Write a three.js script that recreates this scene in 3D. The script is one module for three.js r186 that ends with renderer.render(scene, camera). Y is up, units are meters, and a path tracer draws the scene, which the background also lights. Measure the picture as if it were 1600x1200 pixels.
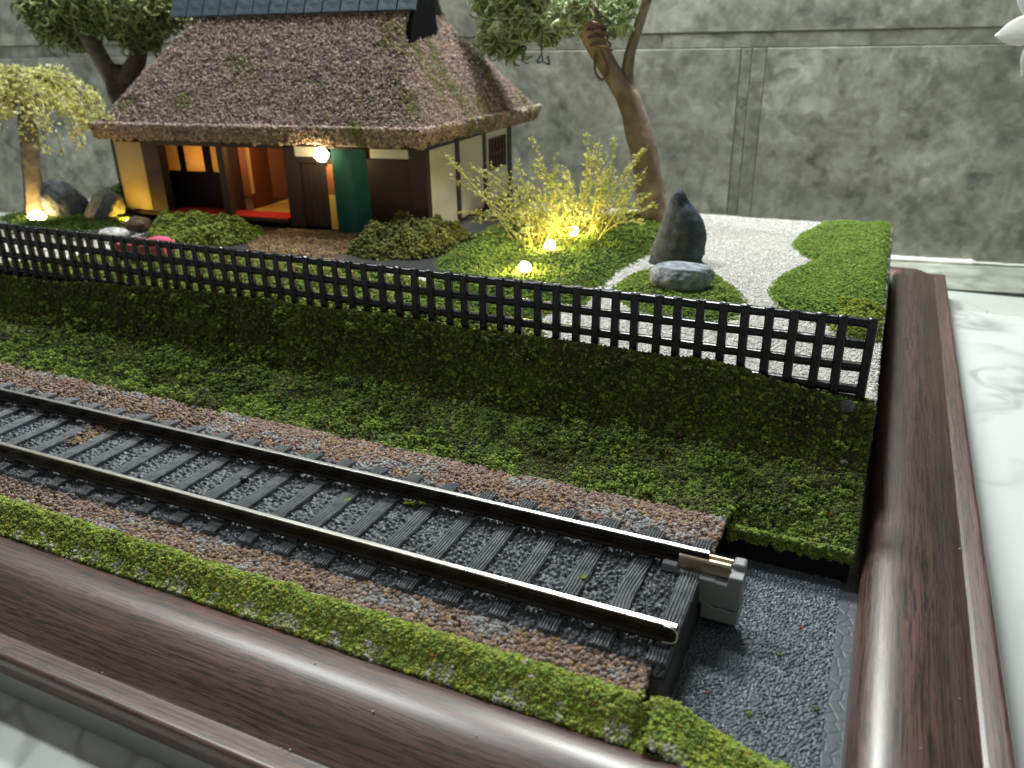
import * as THREE from 'three';
import { RoundedBoxGeometry } from 'three/addons/geometries/RoundedBoxGeometry.js';
import { mergeGeometries, mergeVertices } from 'three/addons/utils/BufferGeometryUtils.js';
import { ImprovedNoise } from 'three/addons/math/ImprovedNoise.js';
import { RectAreaLightUniformsLib } from 'three/addons/lights/RectAreaLightUniformsLib.js';

// The model is small: everything below is written in millimetres and turned into metres when it is added to the scene.
const MM = 0.001;
const scene = new THREE.Scene();
const renderer = new THREE.WebGLRenderer({ antialias: true });
renderer.toneMapping = THREE.LinearToneMapping;
renderer.toneMappingExposure = 1.75;
renderer.shadowMap.enabled = true;

// ---------------------------------------------------------------- camera
const camera = new THREE.PerspectiveCamera(51.4, 4 / 3, 0.004, 5);
camera.rotation.order = 'YXZ';
camera.rotation.set(THREE.MathUtils.degToRad(-23.29), THREE.MathUtils.degToRad(24.96), THREE.MathUtils.degToRad(-1.03));
camera.position.set(8.99 * MM, 46.27 * MM, 51.85 * MM);
camera.focus = 84 * MM;
camera.userData.fStop = 62;

// ---------------------------------------------------------------- light: a dim room and one white lamp above and behind the model
scene.background = new THREE.Color(0.1, 0.1, 0.092);
RectAreaLightUniformsLib.init();
const LAMPS = [
  { name: 'ceiling_lamp', label: 'white flat lamp panel hanging close above the house', x: -42, y: 162, z: -136, w: 40, d: 24, power: 78, c: [0.95, 1.0, 0.99] },
  { name: 'strip_lamp', label: 'long narrow white strip lamp hanging higher on the left', x: -205, y: 300, z: -108, w: 130, d: 26, power: 42, c: [0.95, 1.0, 0.99] },
];
for (const L of LAMPS) {
  const l = new THREE.RectAreaLight(new THREE.Color(...L.c), L.power, L.w * MM, L.d * MM);
  l.name = L.name + '_light';
  l.position.set(L.x * MM, L.y * MM, L.z * MM);
  l.lookAt(L.x * MM, 0, L.z * MM);
  scene.add(l);
}

// ---------------------------------------------------------------- helpers
function rng(seed) {
  let a = seed >>> 0;
  return () => { a = (a + 0x6d2b79f5) | 0; let t = Math.imul(a ^ (a >>> 15), 1 | a); t = (t + Math.imul(t ^ (t >>> 7), 61 | t)) ^ t; return ((t ^ (t >>> 14)) >>> 0) / 4294967296; };
}
const perlin = new ImprovedNoise();
const clamp = (x, a, b) => Math.min(b, Math.max(a, x));
const lerp = (a, b, t) => a + (b - a) * t;
const smooth = (a, b, x) => { const t = clamp((x - a) / (b - a), 0, 1); return t * t * (3 - 2 * t); };
function fbm(x, y, z, oct = 4) { let s = 0, a = 0.5; for (let i = 0; i < oct; i++) { s += a * perlin.noise(x, y, z); x *= 2.03; y *= 2.03; z *= 2.03; a *= 0.5; } return s; }
function hash2(i, j, k = 0) { let h = Math.imul(i, 374761393) ^ Math.imul(j, 668265263) ^ Math.imul(k, 2147483647 - 977); h = Math.imul(h ^ (h >>> 13), 1274126177); return ((h ^ (h >>> 16)) >>> 0) / 4294967296; }
function worley(x, y, seed = 0) {
  const ix = Math.floor(x), iy = Math.floor(y); let f1 = 9, f2 = 9, id = 0;
  for (let j = -1; j <= 1; j++) for (let i = -1; i <= 1; i++) {
    const px = ix + i + hash2(ix + i, iy + j, seed), py = iy + j + hash2(ix + i, iy + j, seed + 7);
    const d = Math.hypot(px - x, py - y);
    if (d < f1) { f2 = f1; f1 = d; id = hash2(ix + i, iy + j, seed + 3); } else if (d < f2) f2 = d;
  }
  return [f1, f2, id];
}
function inside(poly, x, z) {
  let c = false;
  for (let i = 0, j = poly.length - 1; i < poly.length; j = i++) {
    const [xi, zi] = poly[i], [xj, zj] = poly[j];
    if ((zi > z) !== (zj > z) && x < ((xj - xi) * (z - zi)) / (zj - zi) + xi) c = !c;
  }
  return c;
}
function edgeDist(poly, x, z) {
  let best = 1e9;
  for (let i = 0, j = poly.length - 1; i < poly.length; j = i++) {
    const [xi, zi] = poly[i], [xj, zj] = poly[j], dx = xj - xi, dz = zj - zi;
    const t = clamp(((x - xi) * dx + (z - zi) * dz) / (dx * dx + dz * dz), 0, 1);
    best = Math.min(best, Math.hypot(x - xi - t * dx, z - zi - t * dz));
  }
  return best;
}
const names = new Map();
function numbered(name) { const n = names.get(name) ?? 0; names.set(name, n + 1); return n ? name + '_' + String(n).padStart(3, '0') : name; }
const scaledGeometry = new WeakMap();
function metres(g) { if (!scaledGeometry.has(g)) { const c = g.clone(); c.scale(MM, MM, MM); scaledGeometry.set(g, c); } return scaledGeometry.get(g); }
function tag(o, label, category, group, kind) {
  if (label) o.userData.label = label;
  if (category) o.userData.category = category;
  if (group) o.userData.group = group;
  if (kind) o.userData.kind = kind;
  return o;
}
function put(o, p, turn) { if (p) o.position.set(p[0] * MM, p[1] * MM, p[2] * MM); if (turn) o.rotation.set(...(Array.isArray(turn) ? turn : [0, turn, 0])); return o; }
function part(name, g, m, parent, p, turn) {
  const o = new THREE.Mesh(metres(g), m);
  o.name = parent === scene ? numbered(name) : name;
  o.castShadow = o.receiveShadow = true;
  put(o, p, turn);
  parent.add(o);
  return o;
}
function thing(name, label, category, p, turn = 0, group, kind) {
  const o = new THREE.Group();
  o.name = numbered(name);
  put(o, p, turn);
  tag(o, label, category, group, kind);
  scene.add(o);
  return o;
}
function box(x0, x1, y0, y1, z0, z1, r = 0) {
  const w = x1 - x0, h = y1 - y0, d = z1 - z0;
  const g = r ? new RoundedBoxGeometry(w, h, d, 2, Math.min(r, w / 2.01, h / 2.01, d / 2.01)) : new THREE.BoxGeometry(w, h, d);
  return g.translate((x0 + x1) / 2, (y0 + y1) / 2, (z0 + z1) / 2);
}
function tube(points, radius, seg = 24, sides = 8, taper = 1, lumpy = 0, seed = 1) {
  const c = new THREE.CatmullRomCurve3(points.map((p) => new THREE.Vector3(...p)));
  const g = new THREE.TubeGeometry(c, seg, 1, sides, false), pos = g.attributes.position, v = new THREE.Vector3(), n = new THREE.Vector3();
  for (let i = 0; i <= seg; i++) {
    const t = i / seg, q = c.getPointAt(t);
    const r = (Array.isArray(radius) ? (() => { const f = t * (radius.length - 1), k = Math.min(radius.length - 2, Math.floor(f)); return lerp(radius[k], radius[k + 1], f - k); })() : radius * lerp(1, taper, t));
    for (let j = 0; j <= sides; j++) {
      const k = i * (sides + 1) + j;
      v.fromBufferAttribute(pos, k); n.copy(v).sub(q);
      const a = (j % sides);
      const b = lumpy ? 1 + lumpy * fbm(Math.cos(a / sides * 6.283) * 1.3 + seed, t * 7, Math.sin(a / sides * 6.283) * 1.3, 3) * 2 : 1;
      v.copy(q).addScaledVector(n, r * b);
      pos.setXYZ(k, v.x, v.y, v.z);
    }
  }
  g.computeVertexNormals();
  return g;
}
function sheet(x0, x1, nx, z0, z1, nz, h, uvScale = 0.1, keep) {
  const pos = new Float32Array((nx + 1) * (nz + 1) * 3), uv = new Float32Array((nx + 1) * (nz + 1) * 2), idx = [];
  const xs = typeof x0 === 'function' ? x0 : (t) => lerp(x0, x1, t);
  for (let j = 0, k = 0; j <= nz; j++) for (let i = 0; i <= nx; i++, k++) {
    const x = xs(i / nx), z = lerp(z0, z1, j / nz);
    pos[k * 3] = x; pos[k * 3 + 1] = h(x, z); pos[k * 3 + 2] = z;
    uv[k * 2] = x * uvScale; uv[k * 2 + 1] = z * uvScale;
  }
  for (let j = 0; j < nz; j++) for (let i = 0; i < nx; i++) {
    const a = j * (nx + 1) + i, b = a + 1, c = a + nx + 1, d = c + 1;
    if (keep && !(keep(pos[a * 3], pos[a * 3 + 2]) || keep(pos[d * 3], pos[d * 3 + 2]))) continue;
    idx.push(a, c, b, b, c, d);
  }
  const g = new THREE.BufferGeometry();
  g.setAttribute('position', new THREE.BufferAttribute(pos, 3));
  g.setAttribute('uv', new THREE.BufferAttribute(uv, 2));
  g.setIndex(idx);
  g.computeVertexNormals();
  return g;
}
// uv in millimetres (times k) from the dominant direction of every face
function boxUV(g, k = 0.1, swap = false) {
  const q = g.index ? g.toNonIndexed() : g;
  if (!q.attributes.normal) q.computeVertexNormals();
  const p = q.attributes.position, n = q.attributes.normal, uv = new Float32Array(p.count * 2);
  for (let f = 0; f < p.count; f += 3) {
    const nx = Math.abs(n.getX(f) + n.getX(f + 1) + n.getX(f + 2)), ny = Math.abs(n.getY(f) + n.getY(f + 1) + n.getY(f + 2)), nz = Math.abs(n.getZ(f) + n.getZ(f + 1) + n.getZ(f + 2));
    for (let i = f; i < f + 3; i++) {
      let u, v;
      if (ny >= nx && ny >= nz) { u = p.getX(i); v = p.getZ(i); } else if (nx >= nz) { u = p.getZ(i); v = p.getY(i); } else { u = p.getX(i); v = p.getY(i); }
      uv[i * 2] = (swap ? v : u) * k; uv[i * 2 + 1] = (swap ? u : v) * k;
    }
  }
  q.setAttribute('uv', new THREE.BufferAttribute(uv, 2));
  return q;
}
function jitter(g, amount, seed, freq = 1) {
  const p = g.attributes.position;
  for (let i = 0; i < p.count; i++) {
    const x = p.getX(i), y = p.getY(i), z = p.getZ(i);
    const s = 1 + amount * 2 * fbm(x * freq + seed, y * freq + seed * 2, z * freq + seed * 3, 3);
    p.setXYZ(i, x * s, y * s, z * s);
  }
  g.computeVertexNormals();
  return g;
}
// scattered small pieces: list of {x, y, z, s, c, sy}
const Q = new THREE.Quaternion(), V = new THREE.Vector3(), SC = new THREE.Vector3(), M4 = new THREE.Matrix4(), EU = new THREE.Euler();
function scatter(name, g, m, list, parent, seed, flat = 1) {
  const r = rng(seed), o = new THREE.InstancedMesh(metres(g), m, list.length), col = new THREE.Color();
  list.forEach((e, i) => {
    if (e.q) Q.copy(e.q); else Q.setFromEuler(EU.set(r() * 6.28, r() * 6.28, r() * 6.28));
    V.set(e.x * MM, e.y * MM, e.z * MM);
    SC.set(e.s, e.s * flat, e.s);
    o.setMatrixAt(i, M4.compose(V, Q, SC));
    o.setColorAt(i, col.setRGB(e.c[0], e.c[1], e.c[2]));
  });
  o.name = parent === scene ? numbered(name) : name;
  o.castShadow = o.receiveShadow = true;
  if (parent !== scene) o.userData.kind = 'stuff';
  parent.add(o);
  return o;
}
function pick(palette, r, spread = 0.2) { const c = palette[Math.floor(r() * palette.length)], k = 1 + (r() - 0.5) * 2 * spread; return [c[0] * k, c[1] * k, c[2] * k]; }
const srgb = (h) => { const c = new THREE.Color(h); return [c.r, c.g, c.b]; };

// ---------------------------------------------------------------- textures
function texture(w, h, f, colour = false) {
  const d = new Uint8Array(w * h * 4);
  for (let y = 0, k = 0; y < h; y++) for (let x = 0; x < w; x++, k += 4) {
    const c = f(x / w, y / h, x, y);
    d[k] = clamp(c[0] * 255, 0, 255); d[k + 1] = clamp((c[1] ?? c[0]) * 255, 0, 255); d[k + 2] = clamp((c[2] ?? c[0]) * 255, 0, 255); d[k + 3] = 255;
  }
  const t = new THREE.DataTexture(d, w, h, THREE.RGBAFormat);
  t.wrapS = t.wrapT = THREE.RepeatWrapping;
  t.magFilter = THREE.LinearFilter; t.minFilter = THREE.LinearMipmapLinearFilter; t.generateMipmaps = true;
  if (colour) t.colorSpace = THREE.SRGBColorSpace;
  t.needsUpdate = true;
  return t;
}
// periodic noise through a torus-free blend: value noise with a wrapped lattice
function wrapNoise(u, v, fx, fy, seed, oct = 4) {
  let s = 0, a = 0.5, tot = 0;
  for (let o = 0; o < oct; o++) {
    const x = u * fx, y = v * fy, ix = Math.floor(x), iy = Math.floor(y), tx = x - ix, ty = y - iy, sx = tx * tx * (3 - 2 * tx), sy = ty * ty * (3 - 2 * ty);
    const H = (i, j) => hash2(((i % fx) + fx) % fx, ((j % fy) + fy) % fy, seed + o * 17);
    s += a * lerp(lerp(H(ix, iy), H(ix + 1, iy), sx), lerp(H(ix, iy + 1), H(ix + 1, iy + 1), sx), sy); tot += a;
    a *= 0.5; fx *= 2; fy *= 2;
  }
  return s / tot;
}
const T = {};
T.mottle = texture(512, 512, (u, v) => { const n = wrapNoise(u, v, 8, 8, 3, 6); return [clamp(0.5 + (n - 0.5) * 2, 0, 1)]; });
T.worn = texture(512, 512, (u, v) => { const n = wrapNoise(u, v, 18, 18, 143, 6); return [0.5 + (n - 0.5) * 0.8]; });
T.grain = texture(512, 512, (u, v) => { const n = wrapNoise(u, v, 96, 96, 21, 3); return [n]; });
T.concrete = texture(1024, 1024, (u, v) => {
  const wx = (wrapNoise(u, v, 9, 9, 41, 4) - 0.5) * 0.06, wy = (wrapNoise(u, v, 9, 9, 45, 4) - 0.5) * 0.06;
  const cloud = wrapNoise(u, v, 5, 5, 51, 5), mid = wrapNoise(u + wx, v + wy, 16, 16, 61, 4);
  const slant = wrapNoise(u + v * 1.0 + wx, v + wy, 20, 12, 71, 3), fine = wrapNoise(u, v, 90, 90, 81, 2);
  let g = 0.61 + (cloud - 0.5) * 0.22 + (mid - 0.5) * 0.22 + (wrapNoise(u + wx, v, 44, 40, 64, 3) - 0.5) * 0.2 + (fine - 0.5) * 0.07;
  const gate = smooth(0.42, 0.62, wrapNoise(u, v, 4, 4, 91, 3));
  g -= 0.05 * smooth(0.54, 0.74, slant) * (0.25 + 0.75 * gate);
  g -= 0.09 * smooth(0.56, 0.74, wrapNoise(u + wx * 1.4, v + wy * 1.4, 26, 26, 95, 2)) * (0.3 + 0.7 * gate);
  g += 0.06 * smooth(0.6, 0.75, wrapNoise(u - wx, v + wx, 14, 14, 99, 3));
  return [g * 1.0, g * 1.01, g * 0.965];
}, true);
T.marble = texture(1024, 1024, (u, v) => {
  const w = (wrapNoise(u, v, 5, 5, 5, 4) - 0.5) * 0.5, n = wrapNoise(u + w * 0.4, v + w, 4, 4, 8, 5), m = wrapNoise(u + w, v - w * 0.5, 6, 6, 18, 4);
  const vein = Math.pow(1 - smooth(0, 0.1, Math.abs(n - 0.5)), 2), vein2 = Math.pow(1 - smooth(0, 0.05, Math.abs(m - 0.47)), 2);
  const g = 0.95 - vein * 0.2 * smooth(0.4, 0.65, m) - vein2 * 0.15 * smooth(0.45, 0.6, n) - 0.07 * smooth(0.5, 0.75, wrapNoise(u, v, 3, 3, 28, 4));
  return [g * 0.99, g, g * 0.995];
}, true);
T.wood = texture(2048, 512, (u, v) => {
  const warp = (wrapNoise(u, v, 6, 10, 3, 3) - 0.5) * 0.05;
  const streak = wrapNoise(u, v + warp, 12, 150, 7, 3), fine = wrapNoise(u, v + warp * 0.5, 60, 230, 9, 2), band = wrapNoise(u, v + warp, 3, 12, 13, 3), broken = wrapNoise(u, v, 40, 160, 15, 2);
  let d = smooth(0.44, 0.62, streak * 0.62 + fine * 0.38) * (0.5 + 0.5 * smooth(0.35, 0.6, broken));
  const k = 0.85 + (band - 0.5) * 0.5;
  const r = lerp(0.46, 0.185, d) * k, g = lerp(0.325, 0.115, d) * k, b = lerp(0.3, 0.115, d) * k;
  return [r, g, b];
}, true);
T.bark = texture(512, 512, (u, v) => { const n = wrapNoise(u, v, 22, 6, 31, 4), m = wrapNoise(u, v, 6, 6, 33, 4); return [clamp(0.25 + n * 0.7 + (m - 0.5) * 0.5, 0, 1)]; });
T.stone = texture(512, 512, (u, v) => { const n = wrapNoise(u, v, 10, 10, 131, 5), s = wrapNoise(u, v, 120, 120, 133, 2); const k = 0.45 + (n - 0.5) * 0.9 + (s - 0.5) * 0.35 + 0.4 * smooth(0.72, 0.8, s); return [clamp(k, 0, 1)]; });
T.stoneColour = texture(512, 512, (u, v) => { const n = wrapNoise(u, v, 10, 10, 131, 5), s = wrapNoise(u, v, 120, 120, 133, 2); const k = 0.8 + (n - 0.5) * 0.7 + (s - 0.5) * 0.25; return [clamp(k, 0, 1)]; }, true);
T.cloth = texture(256, 256, (u, v) => { const a = Math.sin(u * 6.2832 * 64) * 0.5 + 0.5, b = Math.sin(v * 6.2832 * 64) * 0.5 + 0.5, n = wrapNoise(u, v, 40, 4, 73, 3); return [clamp(a * 0.35 + b * 0.35 + n * 0.3, 0, 1)]; });
T.brush = texture(512, 128, (u, v) => { const n = wrapNoise(u, v, 12, 64, 63, 4); return [0.55 + (n - 0.5) * 0.9]; });

// ---------------------------------------------------------------- materials
const mat = (o) => new THREE.MeshStandardMaterial(o);
const col = (r, g, b) => new THREE.Color().setRGB(r, g, b);
const M = {
  wood: new THREE.MeshPhysicalMaterial({ map: T.wood, roughness: 0.5, clearcoat: 1, clearcoatRoughness: 0.33, bumpMap: T.wood, bumpScale: 0.00004 }),
  greyPlastic: mat({ color: col(0.25, 0.265, 0.275), roughness: 0.42 }),
  tray: mat({ color: col(0.26, 0.28, 0.275), roughness: 0.55 }),
  blackBoard: mat({ color: col(0.095, 0.115, 0.14), roughness: 0.34 }),
  blackMargin: mat({ color: col(0.06, 0.072, 0.085), roughness: 0.5 }),
  blackFoam: mat({ color: col(0.012, 0.012, 0.013), roughness: 0.8, bumpMap: T.grain, bumpScale: 0.0001 }),
  concrete: mat({ map: T.concrete, color: col(1.0, 1.01, 0.93), roughness: 0.55, bumpMap: T.concrete, bumpScale: 0.00015 }),
  concreteDark: mat({ map: T.concrete, color: col(0.84, 0.85, 0.77), roughness: 0.6, bumpMap: T.concrete, bumpScale: 0.0003 }),
  grout: mat({ color: col(0.3, 0.305, 0.28), roughness: 0.9 }),
  marble: mat({ map: T.marble, color: col(0.76, 0.77, 0.76), roughness: 0.22 }),
  shadeGreen: mat({ map: T.concrete, color: col(1.0, 1.02, 0.95), roughness: 0.35 }),  // colour of the full shade on the counter at the wall
  shadePale: mat({ map: T.marble, color: col(0.62, 0.64, 0.6), roughness: 0.3 }),  // colour of the half shade on the counter
  sealant: mat({ color: col(0.86, 0.88, 0.82), roughness: 0.25 }),
  gravel: mat({ color: col(0.56, 0.545, 0.515), roughness: 0.95, bumpMap: T.grain, bumpScale: 0.00035 }),
  grainWhite: mat({ color: col(0.78, 0.78, 0.78), roughness: 0.9 }),
  flock: mat({ color: 0xffffff, roughness: 1 }),
  turfBase: mat({ color: col(0.085, 0.11, 0.026), roughness: 1, bumpMap: T.mottle, bumpScale: 0.0004 }),
  mossBase: mat({ color: col(0.05, 0.1, 0.016), roughness: 1, bumpMap: T.grain, bumpScale: 0.0004 }),
  ballastGrey: mat({ color: col(0.075, 0.082, 0.095), roughness: 0.42, bumpMap: T.grain, bumpScale: 0.00004 }),
  sleeper: mat({ color: col(0.16, 0.175, 0.2), map: T.worn, roughness: 0.4, bumpMap: T.grain, bumpScale: 0.00003 }),
  railSide: mat({ color: col(0.04, 0.03, 0.024), roughness: 0.42, metalness: 0.55, roughnessMap: T.brush }),
  railTop: mat({ color: col(0.8, 0.78, 0.73), roughness: 0.3, metalness: 1, bumpMap: T.brush, bumpScale: 0.00002 }),
  brass: mat({ color: col(0.62, 0.5, 0.36), roughness: 0.36, metalness: 1 }),
  fence: mat({ color: col(0.007, 0.008, 0.011), roughness: 0.27, bumpMap: T.mottle, bumpScale: 0.00005 }),
  darkWood: mat({ color: col(0.034, 0.017, 0.018), roughness: 0.6, bumpMap: T.grain, bumpScale: 0.00004 }),
  darkPost: mat({ color: col(0.035, 0.025, 0.022), roughness: 0.6 }),
  cream: mat({ color: col(0.66, 0.62, 0.47), roughness: 0.7 }),
  plaster: mat({ color: col(0.7, 0.69, 0.64), roughness: 0.7 }),
  shoji: new THREE.MeshPhysicalMaterial({ color: col(0.8, 0.62, 0.34), roughness: 1, transmission: 0.55, thickness: 0 }),
  redCarpet: mat({ color: col(0.62, 0.035, 0.03), roughness: 0.95 }),
  tatami: mat({ color: col(0.6, 0.42, 0.14), roughness: 0.9 }),
  innerWall: mat({ color: col(0.13, 0.04, 0.018), roughness: 0.8 }),
  plate: mat({ color: col(0.03, 0.03, 0.034), roughness: 0.34, bumpMap: T.mottle, bumpScale: 0.00008 }),
  thatch: mat({ color: col(0.1, 0.074, 0.062), roughness: 1, bumpMap: T.grain, bumpScale: 0.0003 }),
  ridge: mat({ color: col(0.05, 0.075, 0.1), roughness: 0.5, bumpMap: T.mottle, bumpScale: 0.00006 }),
  gable: new THREE.MeshPhysicalMaterial({ color: col(0.004, 0.004, 0.005), roughness: 0.95, specularIntensity: 0.1 }),
  noren: mat({ color: col(0.01, 0.11, 0.098), roughness: 0.9, bumpMap: T.cloth, bumpScale: 0.00006, side: THREE.DoubleSide }),
  bark: mat({ color: col(0.38, 0.28, 0.2), roughness: 0.9, map: T.bark, bumpMap: T.bark, bumpScale: 0.0003 }),
  barkGrey: mat({ color: col(0.3, 0.255, 0.19), roughness: 0.9, map: T.bark, bumpMap: T.bark, bumpScale: 0.0003 }),
  barkDark: mat({ color: col(0.15, 0.105, 0.085), roughness: 0.9, map: T.bark, bumpMap: T.bark, bumpScale: 0.0003 }),
  wire: mat({ color: col(0.16, 0.075, 0.06), roughness: 0.4, metalness: 0.3 }),
  stone: mat({ color: col(0.078, 0.104, 0.145), map: T.stoneColour, roughness: 0.72, bumpMap: T.stone, bumpScale: 0.00025 }),
  stoneMid: mat({ color: col(0.2, 0.225, 0.26), map: T.stoneColour, roughness: 0.6, bumpMap: T.stone, bumpScale: 0.00025 }),
  stonePale: mat({ color: col(0.34, 0.38, 0.44), map: T.stoneColour, roughness: 0.7, bumpMap: T.stone, bumpScale: 0.00025 }),
  stoneWhite: mat({ color: col(0.75, 0.74, 0.7), map: T.stoneColour, roughness: 0.7, bumpMap: T.stone, bumpScale: 0.0002 }),
  stoneBrown: mat({ color: col(0.24, 0.17, 0.11), map: T.stoneColour, roughness: 0.85, bumpMap: T.stone, bumpScale: 0.0002 }),
  stem: mat({ color: col(0.36, 0.34, 0.08), roughness: 0.8 }),
  leafGlow: new THREE.MeshPhysicalMaterial({ color: 0xffffff, roughness: 1, transmission: 0.35, thickness: 0, side: THREE.DoubleSide }),
  pink: mat({ color: col(0.62, 0.09, 0.16), roughness: 0.9, bumpMap: T.cloth, bumpScale: 0.00004 }),
  petal: new THREE.MeshPhysicalMaterial({ color: col(0.95, 0.95, 0.95), roughness: 0.9, transmission: 0.45, thickness: 0, side: THREE.DoubleSide }),
  screw: mat({ color: col(0.008, 0.008, 0.009), roughness: 0.35 }),
  lampBody: mat({ color: col(0.7, 0.7, 0.7), roughness: 0.6 }),
  lampGlow: mat({ color: col(0.9, 0.9, 0.9), emissive: col(0.96, 1, 0.985), emissiveIntensity: 6 }),
  bulb: mat({ color: col(1, 0.9, 0.5), emissive: col(1, 0.86, 0.5), emissiveIntensity: 9 }),
};

// small repeated shapes
function crumbGeometry(seed, blobs = 4) {
  const r = rng(seed), list = [];
  for (let i = 0; i < blobs; i++) {
    const g = new THREE.IcosahedronGeometry(0.2 + r() * 0.16, 0);
    g.scale(0.6 + r() * 0.7, 0.6 + r() * 0.7, 0.6 + r() * 0.7);
    g.translate((r() - 0.5) * 0.62, (r() - 0.5) * 0.62, (r() - 0.5) * 0.62);
    list.push(g);
  }
  return mergeGeometries(list);
}
const CRUMB = crumbGeometry(11), CRUMB_SMALL = crumbGeometry(5, 3);
const PEBBLE = (() => { const g = mergeVertices(new THREE.IcosahedronGeometry(0.5, 1).deleteAttribute('uv').deleteAttribute('normal'), 1e-3); const r = rng(8), p = g.attributes.position; for (let i = 0; i < p.count; i++) { const s = 0.72 + r() * 0.5; p.setXYZ(i, p.getX(i) * s * 1.1, p.getY(i) * s * 0.75, p.getZ(i) * s); } g.computeVertexNormals(); return g; })();

// ================================================================ SETTING
// the lamp itself (outside the frame)
for (const L of LAMPS) {
  const t = thing(L.name, L.label, 'lamp', [L.x, L.y, L.z]);
  part('lamp_body', box(-L.w / 2 - 3, L.w / 2 + 3, 2.2, 10, -L.d / 2 - 3, L.d / 2 + 3, 1), M.lampBody, t);
  part('lamp_light_panel', box(-L.w / 2, L.w / 2, 0.8, 2, -L.d / 2, L.d / 2), M.lampGlow, t);
}
// countertop, and a strip behind it with the penumbra painted in
{
  tag(part('countertop', boxUV(box(-330, 260, -24, -4, -121.5, 170, 0.8), 1 / 150), M.marble, scene), 'white veined marble countertop under the framed model', 'countertop', null, 'structure');
  tag(part('counter_shade_strip', boxUV(box(-330, 260, -24, -4.2, -136, -121.6, 0.5), 1 / 60), M.shadePale, scene, null, [0, 0, 0]), 'pale grey counter strip with the penumbra painted in, behind the white marble', 'painted shade', null, 'structure');
}
const WALL_TURN = THREE.MathUtils.degToRad(7.394);
{
  // wall frame: s runs right along the wall from (-256.9, -123.4), y up, +z to the viewer
  const w = thing('wall', 'grey mottled concrete tile wall behind the model', 'wall', [-256.9, 0, -123.4], WALL_TURN, null, 'structure');
  part('backing', boxUV(box(-60, 560, -30, 190, -14, -0.35), 1 / 75), M.concreteDark, w);
  const r = rng(71);
  const tile = (s0, s1, y0, y1, z0 = 0, tint = 1) => {
    const g = box(s0, s1, y0, y1, -2.6, z0, 0.12), q = boxUV(g, 1 / 75), uv = q.attributes.uv, ox = r(), oy = r();
    for (let i = 0; i < uv.count; i++) uv.setXY(i, uv.getX(i) + ox, uv.getY(i) + oy);
    part('tile', q, tint < 1 ? M.concreteDark : M.concrete, w);
  };
  for (const [a, b] of [[-60, 96.5], [96.8, 232.6], [238.6, 380], [380.3, 560]]) tile(a, b, -4, 43.7);
  for (const [a, b] of [[232.8, 235.1], [235.3, 238.4]]) tile(a, b, -4, 43.7, -0.12, 0.8);
  for (const [a, b] of [[-60, 60], [60.5, 214], [214.5, 410], [410.5, 560]]) tile(a, b, 43.9, 47.1, -0.12, 0.8);
  for (const [a, b] of [[-60, 120], [120.5, 290], [290.6, 560]]) tile(a, b, 47.3, 190);
  const c = part('wall_shade_strip', boxUV(box(-60, 560, -24, -4.1, -1, 23), 1 / 120), M.shadeGreen, w);  // shaded end of the counter, its shade put into the colour
  tag(c, 'grey green counter strip with full shade painted in, at the foot of the wall');
  const bead = [];
  for (let i = 0; i <= 40; i++) { const s = 262 + i * 1.3; bead.push([s, -3.6 + 0.25 * fbm(s * 0.2, 0, 0, 2), 0.5]); }
  const rr = []; for (let i = 0; i <= 40; i++) rr.push(Math.max(0.12, (i < 22 ? 0.85 : 0.35) * (0.75 + 1.1 * Math.abs(fbm(i * 0.3, 3, 1, 3)))));
  part('sealant_bead', tube(bead, rr, 80, 8), M.sealant, w);
}

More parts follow.
